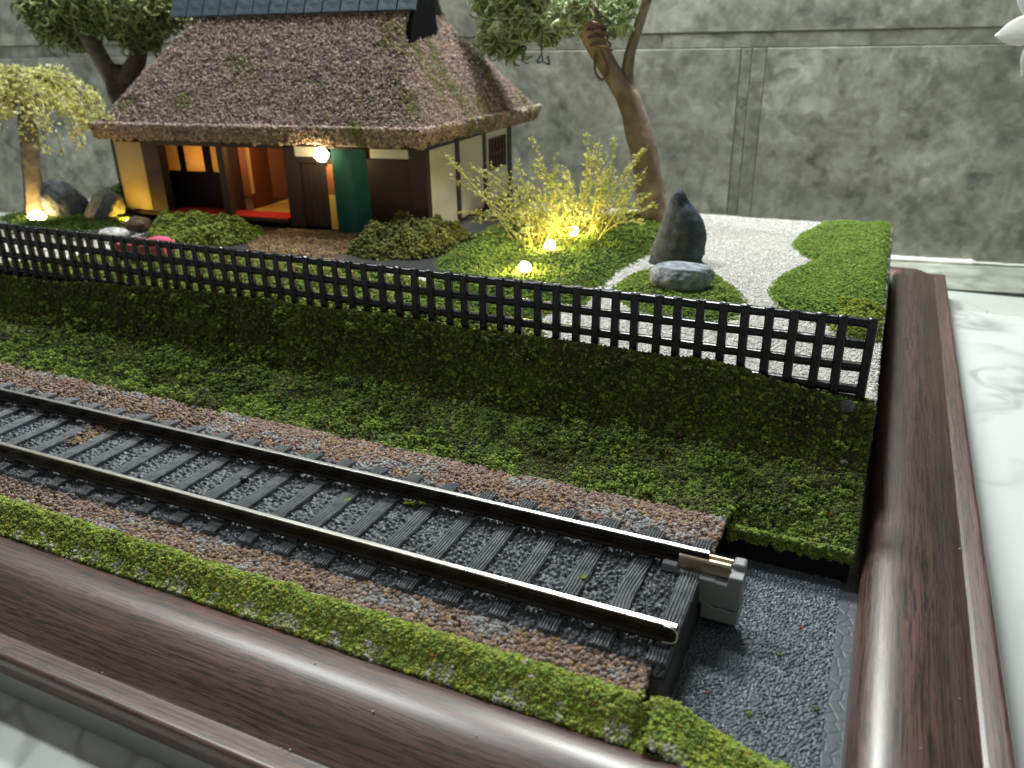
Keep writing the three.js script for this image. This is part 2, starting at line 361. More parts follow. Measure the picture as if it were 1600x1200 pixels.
// ================================================================ PICTURE FRAME
const FX0 = -171, FX1 = 12.25, FZ0 = -118.5, FZ1 = 12.4, FW = 10.85;
{
  const frame = thing('display_frame', 'dark mahogany moulded frame with rounded rails around the model', 'frame', [0, 0, 0]);
  const prof = [[0, -0.6], [0.02, 1.0], [0.12, 1.75], [0.45, 2.4], [1.0, 2.85], [1.8, 3.15], [2.8, 3.28], [3.8, 3.22], [4.8, 2.95], [5.8, 2.5], [6.7, 1.95], [7.5, 1.35], [8.15, 0.85], [8.5, 0.62], [8.66, 0.52], [8.8, 0.52], [8.92, 0.6], [9.1, 0.65], [9.6, 0.72], [10.3, 0.83], [10.6, 0.78], [10.78, 0.55], [10.85, 0.2], [10.85, -1.0], [0, -1.0]];
  const curve = (d0) => { let L = 0; return prof.map((p, i) => (i ? (L += Math.hypot(p[0] - prof[i - 1][0], p[1] - prof[i - 1][1])) : 0)); };
  const lens = curve();
  // a rail between two mitred ends; at(d, t) gives the plan point at distance d from the inner edge
  const rail = (from, to, out, length) => {
    const n = 60, pos = [], uv = [], idx = [], m = prof.length;
    for (let i = 0; i <= n; i++) for (let j = 0; j < m; j++) {
      const t = i / n, d = prof[j][0], a = [from[0] + out[0][0] * d, from[1] + out[0][1] * d], b = [to[0] + out[1][0] * d, to[1] + out[1][1] * d];
      pos.push(lerp(a[0], b[0], t), prof[j][1], lerp(a[1], b[1], t));
      uv.push((t * length) / 62, lens[j] / 14 + from[0] * 0.13);
    }
    for (let i = 0; i < n; i++) for (let j = 0; j < m - 1; j++) { const a = i * m + j, b = a + 1, c = a + m, d = c + 1; idx.push(a, b, c, b, d, c); }
    const g = new THREE.BufferGeometry();
    g.setAttribute('position', new THREE.Float32BufferAttribute(pos, 3)); g.setAttribute('uv', new THREE.Float32BufferAttribute(uv, 2)); g.setIndex(idx); g.computeVertexNormals();
    return g;
  };
  part('front_rail', rail([FX0, FZ1], [FX1, FZ1], [[-1, 1], [1, 1]], 183), M.wood, frame);
  part('right_rail', rail([FX1, FZ1], [FX1, FZ0], [[1, 1], [1, -1]], 131), M.wood, frame);
  part('back_rail', rail([FX1, FZ0], [FX0, FZ0], [[1, -1], [-1, -1]], 183), M.wood, frame);
  part('left_rail', rail([FX0, FZ0], [FX0, FZ1], [[-1, -1], [-1, 1]], 131), M.wood, frame);
  tag(part('base_tray', box(FX0 - FW + 0.25, FX1 + FW - 0.25, -4, -0.8, FZ0 - FW + 0.25, FZ1 + FW - 0.25, 0.4), M.tray, frame), 'grey plastic tray under the wooden rails');
  // floor panel of the case: pebbled black plastic, smooth margin beside the right rail
  const pebbled = (x0, z0) => { const x = x0 * 0.8 + z0 * 0.6, z = z0 * 0.8 - x0 * 0.6; const [a, b] = worley(x / 0.34, z / 0.32, 5), [c, d] = worley(x / 0.18 + 9, z / 0.17, 8); const [e] = worley(x / 0.24 + 31, z / 0.26 + 17, 25); return 0.02 + 0.1 * smooth(0.0, 0.6, b - a) + 0.1 * smooth(0.62, 0.1, e) + 0.05 * smooth(0.05, 0.5, d - c) + 0.13 * fbm(x * 1.9, z * 1.9, 2, 3); };
  part('floor_panel', sheet(-3, 10.85, 230, -16.5, 13, 420, pebbled), M.blackBoard, frame);
  const hexed = (x, z) => { const [a, b] = worley(x / 0.9 + 40, z / 0.95, 15); return 0.06 + 0.03 * smooth(0.0, 0.25, b - a); };
  part('floor_margin', sheet(10.85, 12.3, 40, -16.5, 13, 420, hexed), M.blackMargin, frame);
}

// ================================================================ TERRAIN
const EDGE = 11.3, LEFT = -170;
const lip = (x) => 12 + 2.2 * smooth(10, -6, x) * (1 - smooth(-70, -122, x)) + 0.5 * fbm(x * 0.12, 3.3, 0, 3);
{
  const s = new THREE.Shape();
  [[118, 0.05], [118, 11.75], [29.6, 11.75], [28.6, 10.8], [27.4, 5.0], [25.5, 4.0], [15.3, 2.6], [15.2, 0.05]].forEach(([a, b], i) => (i ? s.lineTo(a, b) : s.moveTo(a, b)));
  const g = new THREE.ExtrudeGeometry(s, { depth: EDGE - LEFT, bevelEnabled: false, steps: 1 });
  g.rotateY(Math.PI / 2).translate(LEFT, 0, 0);   // shape x becomes -z, depth becomes +x
  tag(part('terrain_block', g, M.blackFoam, scene), 'black foam block carrying the raised garden', 'terrain', null, 'structure');
}
// white gravel sheet on the terrace
{
  const wave = (x, z) => 12 + 0.22 * fbm(x * 0.12, z * 0.12, 4, 3) + 0.1 * fbm(x * 1.1, z * 1.1, 1, 2);
  const t = thing('white_gravel', 'white sand and gravel covering the raised garden', 'gravel', [0, 0, 0], 0, null, 'stuff');
  part('sand_bed', sheet(LEFT, EDGE, 360, -118, -29.8, 176, wave), M.gravel, t);
  const r = rng(301), list = [], pal = [[0.78, 0.76, 0.71], [0.84, 0.83, 0.8], [0.74, 0.71, 0.66], [0.8, 0.79, 0.77], [0.66, 0.63, 0.58]];
  for (let i = 0; i < 60000; i++) { const x = -30 + r() * 41.2, z = -30 - Math.pow(r(), 1.4) * 87.5; list.push({ x, y: wave(x, z) + 0.03, z, s: 0.16 + r() * 0.2, c: pick(pal, r, 0.06) }); }
  for (let i = 0; i < 8000; i++) { const x = -165 + r() * 66, z = -31 - r() * 34; list.push({ x, y: wave(x, z) + 0.05, z, s: 0.4 + r() * 0.4, c: pick(pal, r, 0.12) }); }
  for (let i = 0; i < 900; i++) { const z = -29.5 - r() * 88; list.push({ x: EDGE - 0.05 + r() * 0.14, y: 11.9 - r() * r() * 1.6, z, s: 0.25 + r() * 0.3, c: pick(pal, r, 0.12) }); }
  scatter('grains', PEBBLE, M.grainWhite, list, t, 302);
}
const GREEN_LIT = [[0.18, 0.26, 0.045], [0.225, 0.31, 0.058], [0.145, 0.215, 0.034], [0.29, 0.35, 0.075], [0.11, 0.17, 0.03]];
const GREEN_DEEP = [[0.1, 0.15, 0.03], [0.08, 0.12, 0.028], [0.12, 0.15, 0.036], [0.13, 0.12, 0.04], [0.06, 0.085, 0.022]];
const OLIVE = [[0.075, 0.085, 0.026], [0.06, 0.07, 0.022], [0.09, 0.08, 0.03], [0.05, 0.055, 0.018], [0.1, 0.078, 0.038], [0.075, 0.058, 0.028]];
const SPECK = [[0.34, 0.3, 0.06], [0.3, 0.12, 0.03], [0.4, 0.38, 0.3], [0.28, 0.34, 0.06]];
// the planted embankment below the fence
const foot = (x) => (x > 0.2 ? -15.35 : lerp(-13.6, -14.4, smooth(-60, -120, x)) + 0.5 * fbm(x * 0.25, 7, 0, 3));
const bank = (x, z) => {
  const L = lip(x), k = 0.8 * fbm(x * 0.16, 4, 2, 3), f = foot(x), e = x > 0.2 ? 3.1 : 4.4;
  const bump = 0.55 * fbm(x * 0.34, z * 0.34, 5, 3) + 0.8 * fbm(x * 0.12, z * 0.16, 8, 2);
  if (z <= -28.8) return lerp(12.0, L, smooth(-30.4, -28.8, z)) + bump * 0.5;
  const pts = [[-28.8, L], [-28.4, L - 0.9], [-27.1 + 0.4 * k, 7.8], [-25.5 + k, 5.8], [-22.8 + k, 5.2], [-18.6, 4.8], [f, e]];
  let i = 0; while (i < 5 && z > pts[i + 1][0]) i++;
  const t = clamp((z - pts[i][0]) / (pts[i + 1][0] - pts[i][0]), 0, 1);
  return lerp(pts[i][1], pts[i + 1][1], t) + bump * (1 - 0.6 * smooth(f - 2, f, z));
};
{
  const t = thing('embankment_turf', 'dark green turf clothing the steep bank below the black fence', 'turf', [0, 0, 0], 0, null, 'stuff');
  // fine rows where the slope is steep
  const rows = []; for (let i = 0; i <= 12; i++) rows.push(lerp(-30.2, -28.6, i / 12)); for (let i = 1; i <= 40; i++) rows.push(lerp(-28.6, -20.5, i / 40)); for (let i = 1; i <= 22; i++) rows.push(lerp(-20.5, -13.4, i / 22));
  const nx = 300, g = sheet(-150, EDGE - 0.05, nx, 0, 1, rows.length - 1, () => 0), p = g.attributes.position;
  for (let j = 0; j < rows.length; j++) for (let i = 0; i <= nx; i++) { const k = j * (nx + 1) + i, x = p.getX(k), z = Math.min(rows[j], foot(x)); p.setXYZ(k, x, bank(x, z) - 0.15, z); }
  g.computeVertexNormals();
  part('turf_bed', g, M.turfBase, t);
  const r = rng(77), list = [];
  const N = 105000;
  for (let i = 0; i < N; i++) {
    const near = r(), x = near < 0.72 ? EDGE - r() * 75 : EDGE - 75 - r() * 75;
    const u = r(); let z, s;
    if (u < 0.52) { z = -29 + r() * 6.6; } else if (u < 0.59) { z = -30.0 + r() * 1.2; } else z = lerp(-23, foot(x), Math.pow(r(), 0.9));
    if (z > foot(x)) continue;
    const y = bank(x, z) + (r() - 0.35) * 0.32, low = 0.58 + 1.2 * fbm(x * 0.13, z * 0.2 + y * 0.2, 9, 3);
    s = 0.26 + r() * r() * 0.6;
    let c = r() < low ? (r() < 0.66 ? pick(GREEN_LIT, r, 0.25) : pick(GREEN_DEEP, r, 0.25)) : r() < 0.5 ? pick(GREEN_DEEP, r, 0.3) : pick(OLIVE, r, 0.3);
    if (r() < 0.012) c = pick(SPECK, r);
    list.push({ x, y, z, s, c });
  }
  // tufts that stand out of the turf
  for (let k = 0; k < 330; k++) {
    const x = EDGE - 1 - Math.pow(r(), 0.8) * 120, z = lerp(-28.4, foot(x) - 0.6, r()), R = 0.5 + r() * 1.1;
    for (let i = 0; i < 34; i++) { const a = r() * 6.28, d = Math.sqrt(r()) * R; list.push({ x: Math.min(EDGE, x + Math.cos(a) * d), y: bank(x, z) + 0.1 + r() * R * 0.75, z: Math.min(z + Math.sin(a) * d, foot(x) + 0.35), s: 0.3 + r() * 0.42, c: pick(k % 3 ? GREEN_LIT : GREEN_DEEP, r, 0.3) }); }
  }
  for (let i = 0; i < 9000; i++) { const x = EDGE - 0.3 - Math.pow(r(), 0.8) * 125, t = r(), z = lerp(-28.6, -25.2, t), n = fbm(x * 0.45, z * 0.7, 12, 3); if (n < 0) continue; list.push({ x, y: bank(x, z) - 0.1 + r() * 0.5, z: z + (0.2 + n * 2.4) * r(), s: 0.28 + r() * 0.44, c: pick(r() < 0.3 ? GREEN_LIT : r() < 0.5 ? GREEN_DEEP : OLIVE, r, 0.3) }); }
  // fringe hanging over the front edge and the right side
  for (let i = 0; i < 2600; i++) { const x = 0.3 + r() * 11, rag = 0.5 + 0.9 * fbm(x * 0.9, 2, 7, 3), q = r(); list.push({ x, y: 3.35 - q * q * (0.5 + 1.3 * rag), z: -15.4 + r() * 0.75 * rag, s: 0.24 + r() * 0.4, c: pick(r() < 0.8 ? GREEN_LIT : GREEN_DEEP, r, 0.35) }); }
  for (let i = 0; i < 1500; i++) { const z = -29 + r() * 13.6; list.push({ x: EDGE - 0.05 + r() * 0.15, y: bank(EDGE - 0.1, z) - r() * r() * 0.9, z, s: 0.3 + r() * 0.35, c: pick(GREEN_DEEP, r, 0.3) }); }
  scatter('flock', CRUMB, M.flock, list, t, 78);
}
// dust in the groove of the front and right rails
{
  const r = rng(66), list = [];
  for (let i = 0; i < 52; i++) { const right = i > 36, d = r() < 0.6 ? 8.2 + r() * 0.7 : 2 + r() * 8, t = r(); const y = d > 8 ? 0.62 : 3.3 - Math.pow(Math.abs(d - 3) / 5.6, 2) * 2.6; list.push({ x: right ? FX1 + d : -62 + t * 66, y, z: right ? 10 - t * 75 : FZ1 + d, s: 0.07 + r() * r() * 0.17, c: [0.75, 0.75, 0.72] }); }
  tag(scatter('dust_specks', PEBBLE, M.grainWhite, list, scene, 67), 'white dust specks on the mahogany rails', 'dust', null, 'stuff');
}
// low grass strip along the front rail
{
  const t = thing('front_grass', 'bright green grass strip between the ballast and the front rail', 'grass', [0, 0, 0], 0, null, 'stuff');
  const inner = (x) => (x < -1.4 ? 9.55 + 0.45 * fbm(x * 0.3, 2, 5, 3) : lerp(9.5, 7.0, smooth(-1.4, 0.4, x)) + smooth(1, 10.5, x) * 1.6 + 0.4 * fbm(x * 0.5, 2, 5, 2));
  const H = (x, z) => { const a = inner(x), q = clamp((z - a) / (13.2 - a), 0, 1), top = x < -1 ? 4.7 : lerp(4.4, 1.5, smooth(-1, 9, x)); return lerp(x < -1 ? 4.0 : 0.4, top, smooth(0, x < -1 ? 0.3 : 0.45, q)) - 1.75 * smooth(0.32, 1, q) * (x < 0 ? 1 : 0.45) + 0.4 * fbm(x * 0.4, z * 0.4, 1, 3); };
  part('grass_bed', sheet(-90, 11.2, 260, 6.6, 13.1, 40, (x, z) => H(x, Math.max(z, inner(x))) - 0.25, 0.1, (x, z) => z > inner(x) - 0.1), M.mossBase, t);
  const r = rng(91), list = [], pale = [[0.3, 0.33, 0.22], [0.36, 0.38, 0.3], [0.24, 0.28, 0.14]];
  for (let i = 0; i < 44000; i++) {
    const x = r() < 0.75 ? 11 - r() * 50 : -39 - r() * 50, a = inner(x), z = lerp(a - 0.15, 13.15, r()), pal = z > 12.2 && fbm(x * 0.35, 1, 8, 2) > 0.02 && r() < 0.6 ? pale : r() < 0.8 ? GREEN_LIT : [[0.24, 0.28, 0.03], [0.18, 0.2, 0.03]];
    let c = pick(pal, r, 0.28); if (r() < 0.012) c = pick(SPECK, r);
    list.push({ x, y: H(x, z) + (r() - 0.4) * 0.3, z, s: 0.24 + r() * r() * 0.44, c: [c[0] * 1.5, c[1] * 1.4, c[2] * 1.6] });
  }
  for (let i = 0; i < 5200; i++) { const x = 10.5 - r() * 78, q = r() * (0.55 + 0.5 * fbm(x * 0.5, 3, 3, 3)), d = q * 1.1 + 0.05; list.push({ x, y: Math.min(x < 0 ? 9 : 2.6 - x * 0.02, 1.75 + d * 1.15) + r() * 0.45 * (1 - q), z: 12.4 + d, s: 0.24 + r() * 0.34, c: pick(r() < 0.3 ? pale : GREEN_LIT, r, 0.3) }); }
  scatter('flock', CRUMB, M.flock, list, t, 92);
}
// brown ballast stones on both sides of the track
const BROWN = [[0.27, 0.175, 0.14], [0.22, 0.14, 0.115], [0.33, 0.23, 0.185], [0.18, 0.12, 0.1], [0.31, 0.25, 0.21], [0.25, 0.185, 0.155], [0.34, 0.22, 0.11]];
{
  const r = rng(55);
  const GREYS = [[0.3, 0.3, 0.3], [0.24, 0.24, 0.25], [0.36, 0.35, 0.34]];
  const make = (z0, z1, yOf, n, seed) => {
    const list = [];
    for (let i = 0; i < n; i++) {
      const x = 0.2 - (r() < 0.7 ? r() * 60 : 60 + r() * 75), q = r(), z = lerp(z0(x), z1(x), q), g = fbm(x * 0.18, q * 1.5 + seed, 3, 2);
      let c = r() < smooth(0.0, 0.3, g) * 0.8 ? pick(GREYS, r, 0.2) : pick(BROWN, r, 0.22);
      list.push({ x, y: yOf(x, z, q) + r() * 0.4, z, s: 0.23 + r() * 0.33, c });
    }
    return list;
  };
  const far = thing('ballast_stones', 'brown ballast stones between the far rail and the grassy bank', 'ballast', [0, 0, 0], 0, null, 'stuff');
  part('stone_bed', sheet(-140, 0.15, 140, -15.4, -9.4, 14, (x, z) => 4.35 + 0.2 * fbm(x * 0.5, z * 0.5, 2, 2)), mat({ color: col(0.1, 0.075, 0.06), roughness: 1 }), far);
  const patch = []; for (let i = 0; i < 260; i++) { const a = r() * 6.28, d = Math.sqrt(r()); patch.push({ x: -70.4 + Math.cos(a) * d * 1.5 + (r() - 0.5) * 1.2, y: 4.75 + r() * 0.5, z: -3.6 + Math.sin(a) * d * 3.6, s: 0.28 + r() * 0.3, c: r() < 0.85 ? pick(BROWN, r, 0.25) : [0.2, 0.2, 0.06] }); }
  scatter('loose_stones', PEBBLE, mat({ color: 0xffffff, roughness: 0.85 }), patch, far, 58);
  scatter('stones', PEBBLE, mat({ color: 0xffffff, roughness: 0.85 }), make((x) => -8.5 - Math.abs(fbm(x * 0.6, 1, 1, 2)) * 1.8, (x) => foot(x) - 0.5, (x, z, q) => 4.4 + 0.3 * Math.sin(q * 3.1), 21000, 1), far, 56);
  const near = thing('ballast_stones', 'brown ballast stones between the near rail and the front grass', 'ballast', [0, 0, 0], 0, null, 'stuff');
  part('stone_bed', sheet(-100, -1.2, 100, 7.2, 11, 8, (x, z) => lerp(4.15, 3.4, (z - 7.2) / 3.8)), mat({ color: col(0.1, 0.075, 0.06), roughness: 1 }), near);
  const nl = make((x) => 7.0 + Math.abs(fbm(x * 0.7, 5, 1, 2)) * 1.6, (x) => 10.2, (x, z, q) => 4.3 - q * 0.35, 15000, 9).filter((e) => e.x < -1.2 + 0.8 * fbm(e.z, 1, 1, 2));
  scatter('stones', PEBBLE, mat({ color: 0xffffff, roughness: 0.85 }), nl, near, 57);
}

// ================================================================ RAILWAY TRACK
{
  const t = thing('railway_track', 'single model railway track with dark sleepers, grey ballast bed and steel rails', 'railway track', [0, 0, 0]);
  const x0 = -150, PITCH = 4.22;
  // roadbed body with a plain end face
  const s = new THREE.Shape();
  [[-12.4, 0.06], [-9.6, 4.05], [7.6, 4.05], [8.6, 3.0], [9.8, 0.06]].forEach(([a, b], i) => (i ? s.lineTo(a, b) : s.moveTo(a, b)));
  const body = new THREE.ExtrudeGeometry(s, { depth: 150, bevelEnabled: false }).rotateY(-Math.PI / 2);   // shape x becomes z, depth becomes -x
  part('roadbed', body, mat({ color: col(0.045, 0.047, 0.052), roughness: 0.5 }), t);
  const lump = (x, z) => {
    const k = 1 / 0.62, a = worley(x * k, z * k * 1.1, 3), b = worley(x * k * 1.9 + 5, z * k * 1.9, 4);
    const ridge = 1 - Math.abs(fbm(x * 1.5, z * 1.5, 3, 3)) * 4;
    return 3.56 + 0.27 * smooth(0, 0.5, a[1] - a[0]) + 0.14 * a[2] + 0.11 * smooth(0, 0.4, b[1] - b[0]) + 0.1 * clamp(ridge, -0.6, 1) + 0.98 - 0.5 * smooth(6.9, 7.9, z) - 0.3 * smooth(-8.8, -9.8, z);
  };
  part('ballast_bed', sheet((q) => -130 * Math.pow(1 - q, 1.45) - 0.06, 0, 820, -9.8, 7.7, 170, lump), M.ballastGrey, t);
  // sleepers with carved grain, three sorts
  const carve = (seed, curl) => {
    const W = 1.55, nx = 54, nz = 44, Z0 = -9.3, Z1 = 7.15, g = sheet(-W, 0, nx, Z0, Z1, nz, (x, z) => {
      const bend = curl * Math.exp(-((z - 0.5) * (z - 0.5)) / 14) * 0.5 + 0.2 * fbm(z * 0.2, seed, 1, 2);
      const q = (x + bend) / 0.27 + 0.45 * fbm(z * 0.3, x * 1.2, seed * 3, 2), groove = Math.pow(Math.abs(Math.sin(q * Math.PI)), 0.5);
      const e = Math.min(-x, x + W, z - Z0, Z1 - z);
      return 5.32 - 0.22 * (1 - groove) - 0.1 * (1 - smooth(0, 0.1, e)) + 0.05 * fbm(x * 2, z * 0.7, seed, 2);
    });
    const sides = box(-W, 0, 4.0, 5.08, Z0, Z1);
    const chair = [];
    for (const zr of [-5, 5]) chair.push(box(-W * 0.8, -W * 0.2, 5.1, 5.55, zr - 0.62, zr + 0.62, 0.12));
    const list = [g, boxUV(sides), ...chair.map((c) => boxUV(c))].map((q) => { const c = q.index ? q.toNonIndexed() : q; for (const n of Object.keys(c.attributes)) if (!['position', 'normal', 'uv'].includes(n)) c.deleteAttribute(n); return c; });
    return mergeGeometries(list);
  };
  const sorts = [carve(1, 0), carve(4, 0.12), carve(9, -0.1), carve(14, 1)];
  for (let k = 0; k < 32; k++) part('sleeper', sorts[k === 1 ? 3 : [0, 1, 2][(k * 7 + 1) % 3]], M.sleeper, t, [-0.06 - PITCH * k, 0, 0]);
  // rails
  const railShape = () => { const q = new THREE.Shape(); [[-0.2, 6.88], [-0.2, 6.4], [-0.14, 6.25], [-0.14, 5.78], [-0.45, 5.64], [-0.45, 5.46], [0.45, 5.46], [0.45, 5.64], [0.14, 5.78], [0.14, 6.25], [0.2, 6.4], [0.2, 6.88]].forEach(([a, b], i) => (i ? q.lineTo(a, b) : q.moveTo(a, b))); return q; };
  for (const z of [-5, 5]) {
    const len = 150, end = z > 0 ? 0.05 : 0.35;
    const g = boxUV(new THREE.ExtrudeGeometry(railShape(), { depth: len, bevelEnabled: false }).rotateY(-Math.PI / 2), 0.05);
    const rail = part('rail', g, M.railSide, t, [end, 0, z]);
    const head = boxUV(box(-len, 0, 6.86, 7.0, -0.21, 0.21, 0.04), 0.05);
    part('rail_head', head, M.railTop, rail, [0.01, 0, 0]);
    if (z > 0) {   // bright rounded rim at the end of the near rail
      const pts = [[-0.9, 6.93, 0.31], [-0.22, 6.9, 0.32], [0.1, 6.66, 0.36], [0.16, 6.3, 0.4], [0.1, 5.95, 0.44], [-0.2, 5.68, 0.47], [-0.9, 5.62, 0.5]];
      part('rail_end', tube(pts, 0.065, 40, 8), M.railTop, rail);
      part('end_plate', box(-0.5, 0.1, 5.6, 6.85, -0.28, 0.3, 0.15), M.railSide, rail);
    }
  }
  // joiner of the far rail
  const cast = (pts, z0, z1) => { const q = new THREE.Shape(); pts.forEach(([x, y], i) => (i ? q.lineTo(x, y) : q.moveTo(x, y))); return new THREE.ExtrudeGeometry(q, { depth: z1 - z0 - 0.28, bevelEnabled: true, bevelSize: 0.14, bevelThickness: 0.14, bevelSegments: 3 }).translate(0, 0, z0 + 0.14); };
  const j = part('rail_joiner', mergeGeometries([
    cast([[0.1, 2.9], [0.05, 4.3], [-0.2, 4.6], [-0.2, 5.08], [1.1, 5.08], [1.25, 4.98], [2.25, 4.98], [2.4, 5.85], [3.2, 5.85], [3.22, 3.6], [3.05, 2.9]], -6.1, -3.6),
    cast([[0.4, 1.5], [0.35, 2.75], [0.6, 2.8], [1.35, 2.5], [1.9, 2.62], [2.7, 2.45], [3.2, 2.75], [3.18, 1.5]], -5.8, -3.55),
    box(2.3, 3.38, 5.0, 6.5, -6.12, -4.85, 0.26), box(0.5, 2.9, 1.2, 3.2, -5.7, -4.4, 0.1), box(-3.3, -2.0, 4.9, 5.75, -4.5, -3.8, 0.16), box(-2.3, 0.2, 4.8, 5.26, -5.9, -3.85, 0.14), box(0.6, 2.9, 0.25, 1.6, -5.6, -4.9, 0.1),
  ].map((q) => boxUV(q))), M.greyPlastic, t);
  tag(j, 'grey plastic rail joiner at the end of the far rail');
  const half = (z, s, a, b, y) => { const q = new THREE.Shape(); q.moveTo(0, 0); q.lineTo(0, 0.95); q.quadraticCurveTo(0.04 * s, 1.15, 0.3 * s, 1.12); q.lineTo(0.42 * s, 0.95); q.lineTo(0.3 * s, 0.9); q.lineTo(0.3 * s, 0); q.lineTo(0, 0); return boxUV(new THREE.ExtrudeGeometry(q, { depth: b - a, bevelEnabled: true, bevelSize: 0.04, bevelThickness: 0.05, bevelSegments: 2 }).rotateY(-Math.PI / 2).translate(b, y, z), 0.05); };
  part('metal_contact', mergeGeometries([half(-4.4, -1, -2.0, 2.2, 5.35), half(-5.6, 1, 0.1, 2.3, 5.35), boxUV(box(-1.9, 2.15, 5.3, 5.5, -5.5, -4.5, 0.05), 0.05)]), M.brass, j);
}
// loose bits lying about
{
  const bits = [[-34.4, 5.15, -2.4, 0.45, 'green tuft of turf between two sleepers, left of the pair'], [-28.3, 5.25, -4.2, 0.55, 'larger yellow green tuft lying against the far rail'], [-27.0, 5.4, -4.5, 0.4, 'small yellow green tuft on a sleeper beside the larger one'], [-8.9, 5.3, 0.2, 0.36, 'tiny green tuft on the sleeper near the track end']];
  const r = rng(7);
  for (const [x, y, z, R, label] of bits) {
    const list = []; for (let i = 0; i < 9; i++) { const q = crumbGeometry(100 + i, 3); const s = R * (0.5 + r() * 0.5); q.scale(s, s, s); q.translate((r() - 0.5) * R * 1.6, r() * R * 0.4, (r() - 0.5) * R * 0.9); list.push(q); }
    const o = part('turf_tuft', mergeGeometries(list), mat({ color: col(0.3, 0.4, 0.03), roughness: 1 }), scene, [x, y, z]); tag(o, label, 'turf tuft', 'loose turf tufts on the track');
  }
  const specks = [[8.2, 0.3, -7, 0.2, [0.4, 0.1, 0.05], 'red speck on the black floor panel near the bank'], [7.0, 0.3, -3, 0.3, [0.1, 0.2, 0.03], 'green crumb on the black floor panel between joiner and right rail'], [10.2, 0.3, 2, 0.28, [0.1, 0.2, 0.03], 'green crumb beside the smooth margin of the floor panel'], [5.6, 0.3, 4.4, 0.34, [0.12, 0.22, 0.03], 'green crumb on the floor panel close to the front grass'], [2.6, 0.3, 3.4, 0.22, [0.5, 0.16, 0.05], 'orange speck on the floor panel near the track end']];
  for (const [x, y, z, s, c, label] of specks) { const o = part('loose_crumb', crumbGeometry(Math.round(x * 9 + 40), 4).scale(s * 1.6, s * 1.2, s * 1.6), mat({ color: col(...c), roughness: 1 }), scene, [x, y, z]); tag(o, label, 'crumb', 'loose crumbs on the floor panel'); }
  const sc = part('black_screw', new THREE.LatheGeometry([[0.001, 1.0], [0.25, 0.96], [0.42, 0.8], [0.52, 0.5], [0.55, 0.0]].map(([a, b]) => new THREE.Vector2(a, b)), 20), M.screw, scene, [-46.6, 4.5, -1.6]);
  tag(sc, 'black domed screw head in the ballast between the rails', 'screw');
}

// ================================================================ FENCE
{
  const t = thing('lattice_fence', 'glossy black plastic lattice fence along the top of the bank', 'fence', [0, 0, -29.9]);
  const P = 2.36, n = 66;
  const postG = (seed) => {
    const r = rng(seed), list = [box(-0.47, 0.47, 11.4, 20.75, -0.25, 0.5, 0.2)];
    const nub = new THREE.IcosahedronGeometry(0.36, 1); nub.scale(1.25 + r() * 0.3, 0.5, 0.9); jitter(nub, 0.3, seed, 2); nub.translate((r() - 0.5) * 0.15, 20.72, 0.12);
    list.push(nub.index ? nub.toNonIndexed() : nub);
    const q = list.map((g) => { const c = boxUV(g); return c; });
    for (let b = 0; b < 2; b++) { const f = new THREE.IcosahedronGeometry(0.1, 0); f.scale(2 + r(), 0.6, 1); f.translate((r() < 0.5 ? -1 : 1) * (0.36 + r() * 0.1), 20.75 + r() * 0.1, 0.15); q.push(boxUV(f)); }
    return mergeGeometries(q);
  };
  const posts = [1, 2, 3, 4, 5].map(postG), r = rng(12);
  for (let k = 0; k < n; k++) part('post', posts[Math.floor(r() * 5)], M.fence, t, [9.8 - P * k, 0, 0], [0, 0, (r() - 0.5) * 0.02]);
  const X0 = 9.8 - P * (n - 1), railG = (seed) => {
    const N = n * 3, K = 16, pos = [], idx = [];
    for (let i = 0; i <= N; i++) {
      const x = lerp(X0 - 0.3, 10.1, i / N), dy = 0.05 * fbm(x * 0.35, seed, 0, 2), dz = 0.05 * fbm(x * 0.4, seed + 4, 0, 2), roll = 0.12 + 0.5 * fbm(x * 0.9, seed + 8, 0, 2), h = 0.45 + 0.05 * fbm(x * 1.3, seed + 2, 0, 2);
      for (let j = 0; j <= K; j++) { const q = (j / K) * Math.PI * 2, cx = Math.cos(q), cy = Math.sin(q), p = Math.pow(Math.pow(Math.abs(cx), 4) + Math.pow(Math.abs(cy), 4), -0.25), zz = cx * p * h, yy = cy * p * h; pos.push(x, dy + yy * Math.cos(roll) - zz * Math.sin(roll), dz + zz * Math.cos(roll) + yy * Math.sin(roll)); }
    }
    for (let i = 0; i < N; i++) for (let j = 0; j < K; j++) { const p = i * (K + 1) + j, q = p + 1, c = p + K + 1, d = c + 1; idx.push(p, q, c, q, d, c); }
    const g = new THREE.BufferGeometry(); g.setAttribute('position', new THREE.Float32BufferAttribute(pos, 3)); g.setAttribute('uv', new THREE.Float32BufferAttribute(pos.flatMap((v, i) => (i % 3 === 0 ? [v * 0.1, pos[i + 1] * 0.1] : [])), 2)); g.setIndex(idx); g.computeVertexNormals();
    return g;
  };
  [20.25, 18.0, 15.55, 13.1].forEach((y, i) => part('rail', railG(i * 3.1), M.fence, t, [0, y, -0.12]));
  part('bottom_rail', railG(17), M.fence, t, [0, 12.0, -0.12]);
}

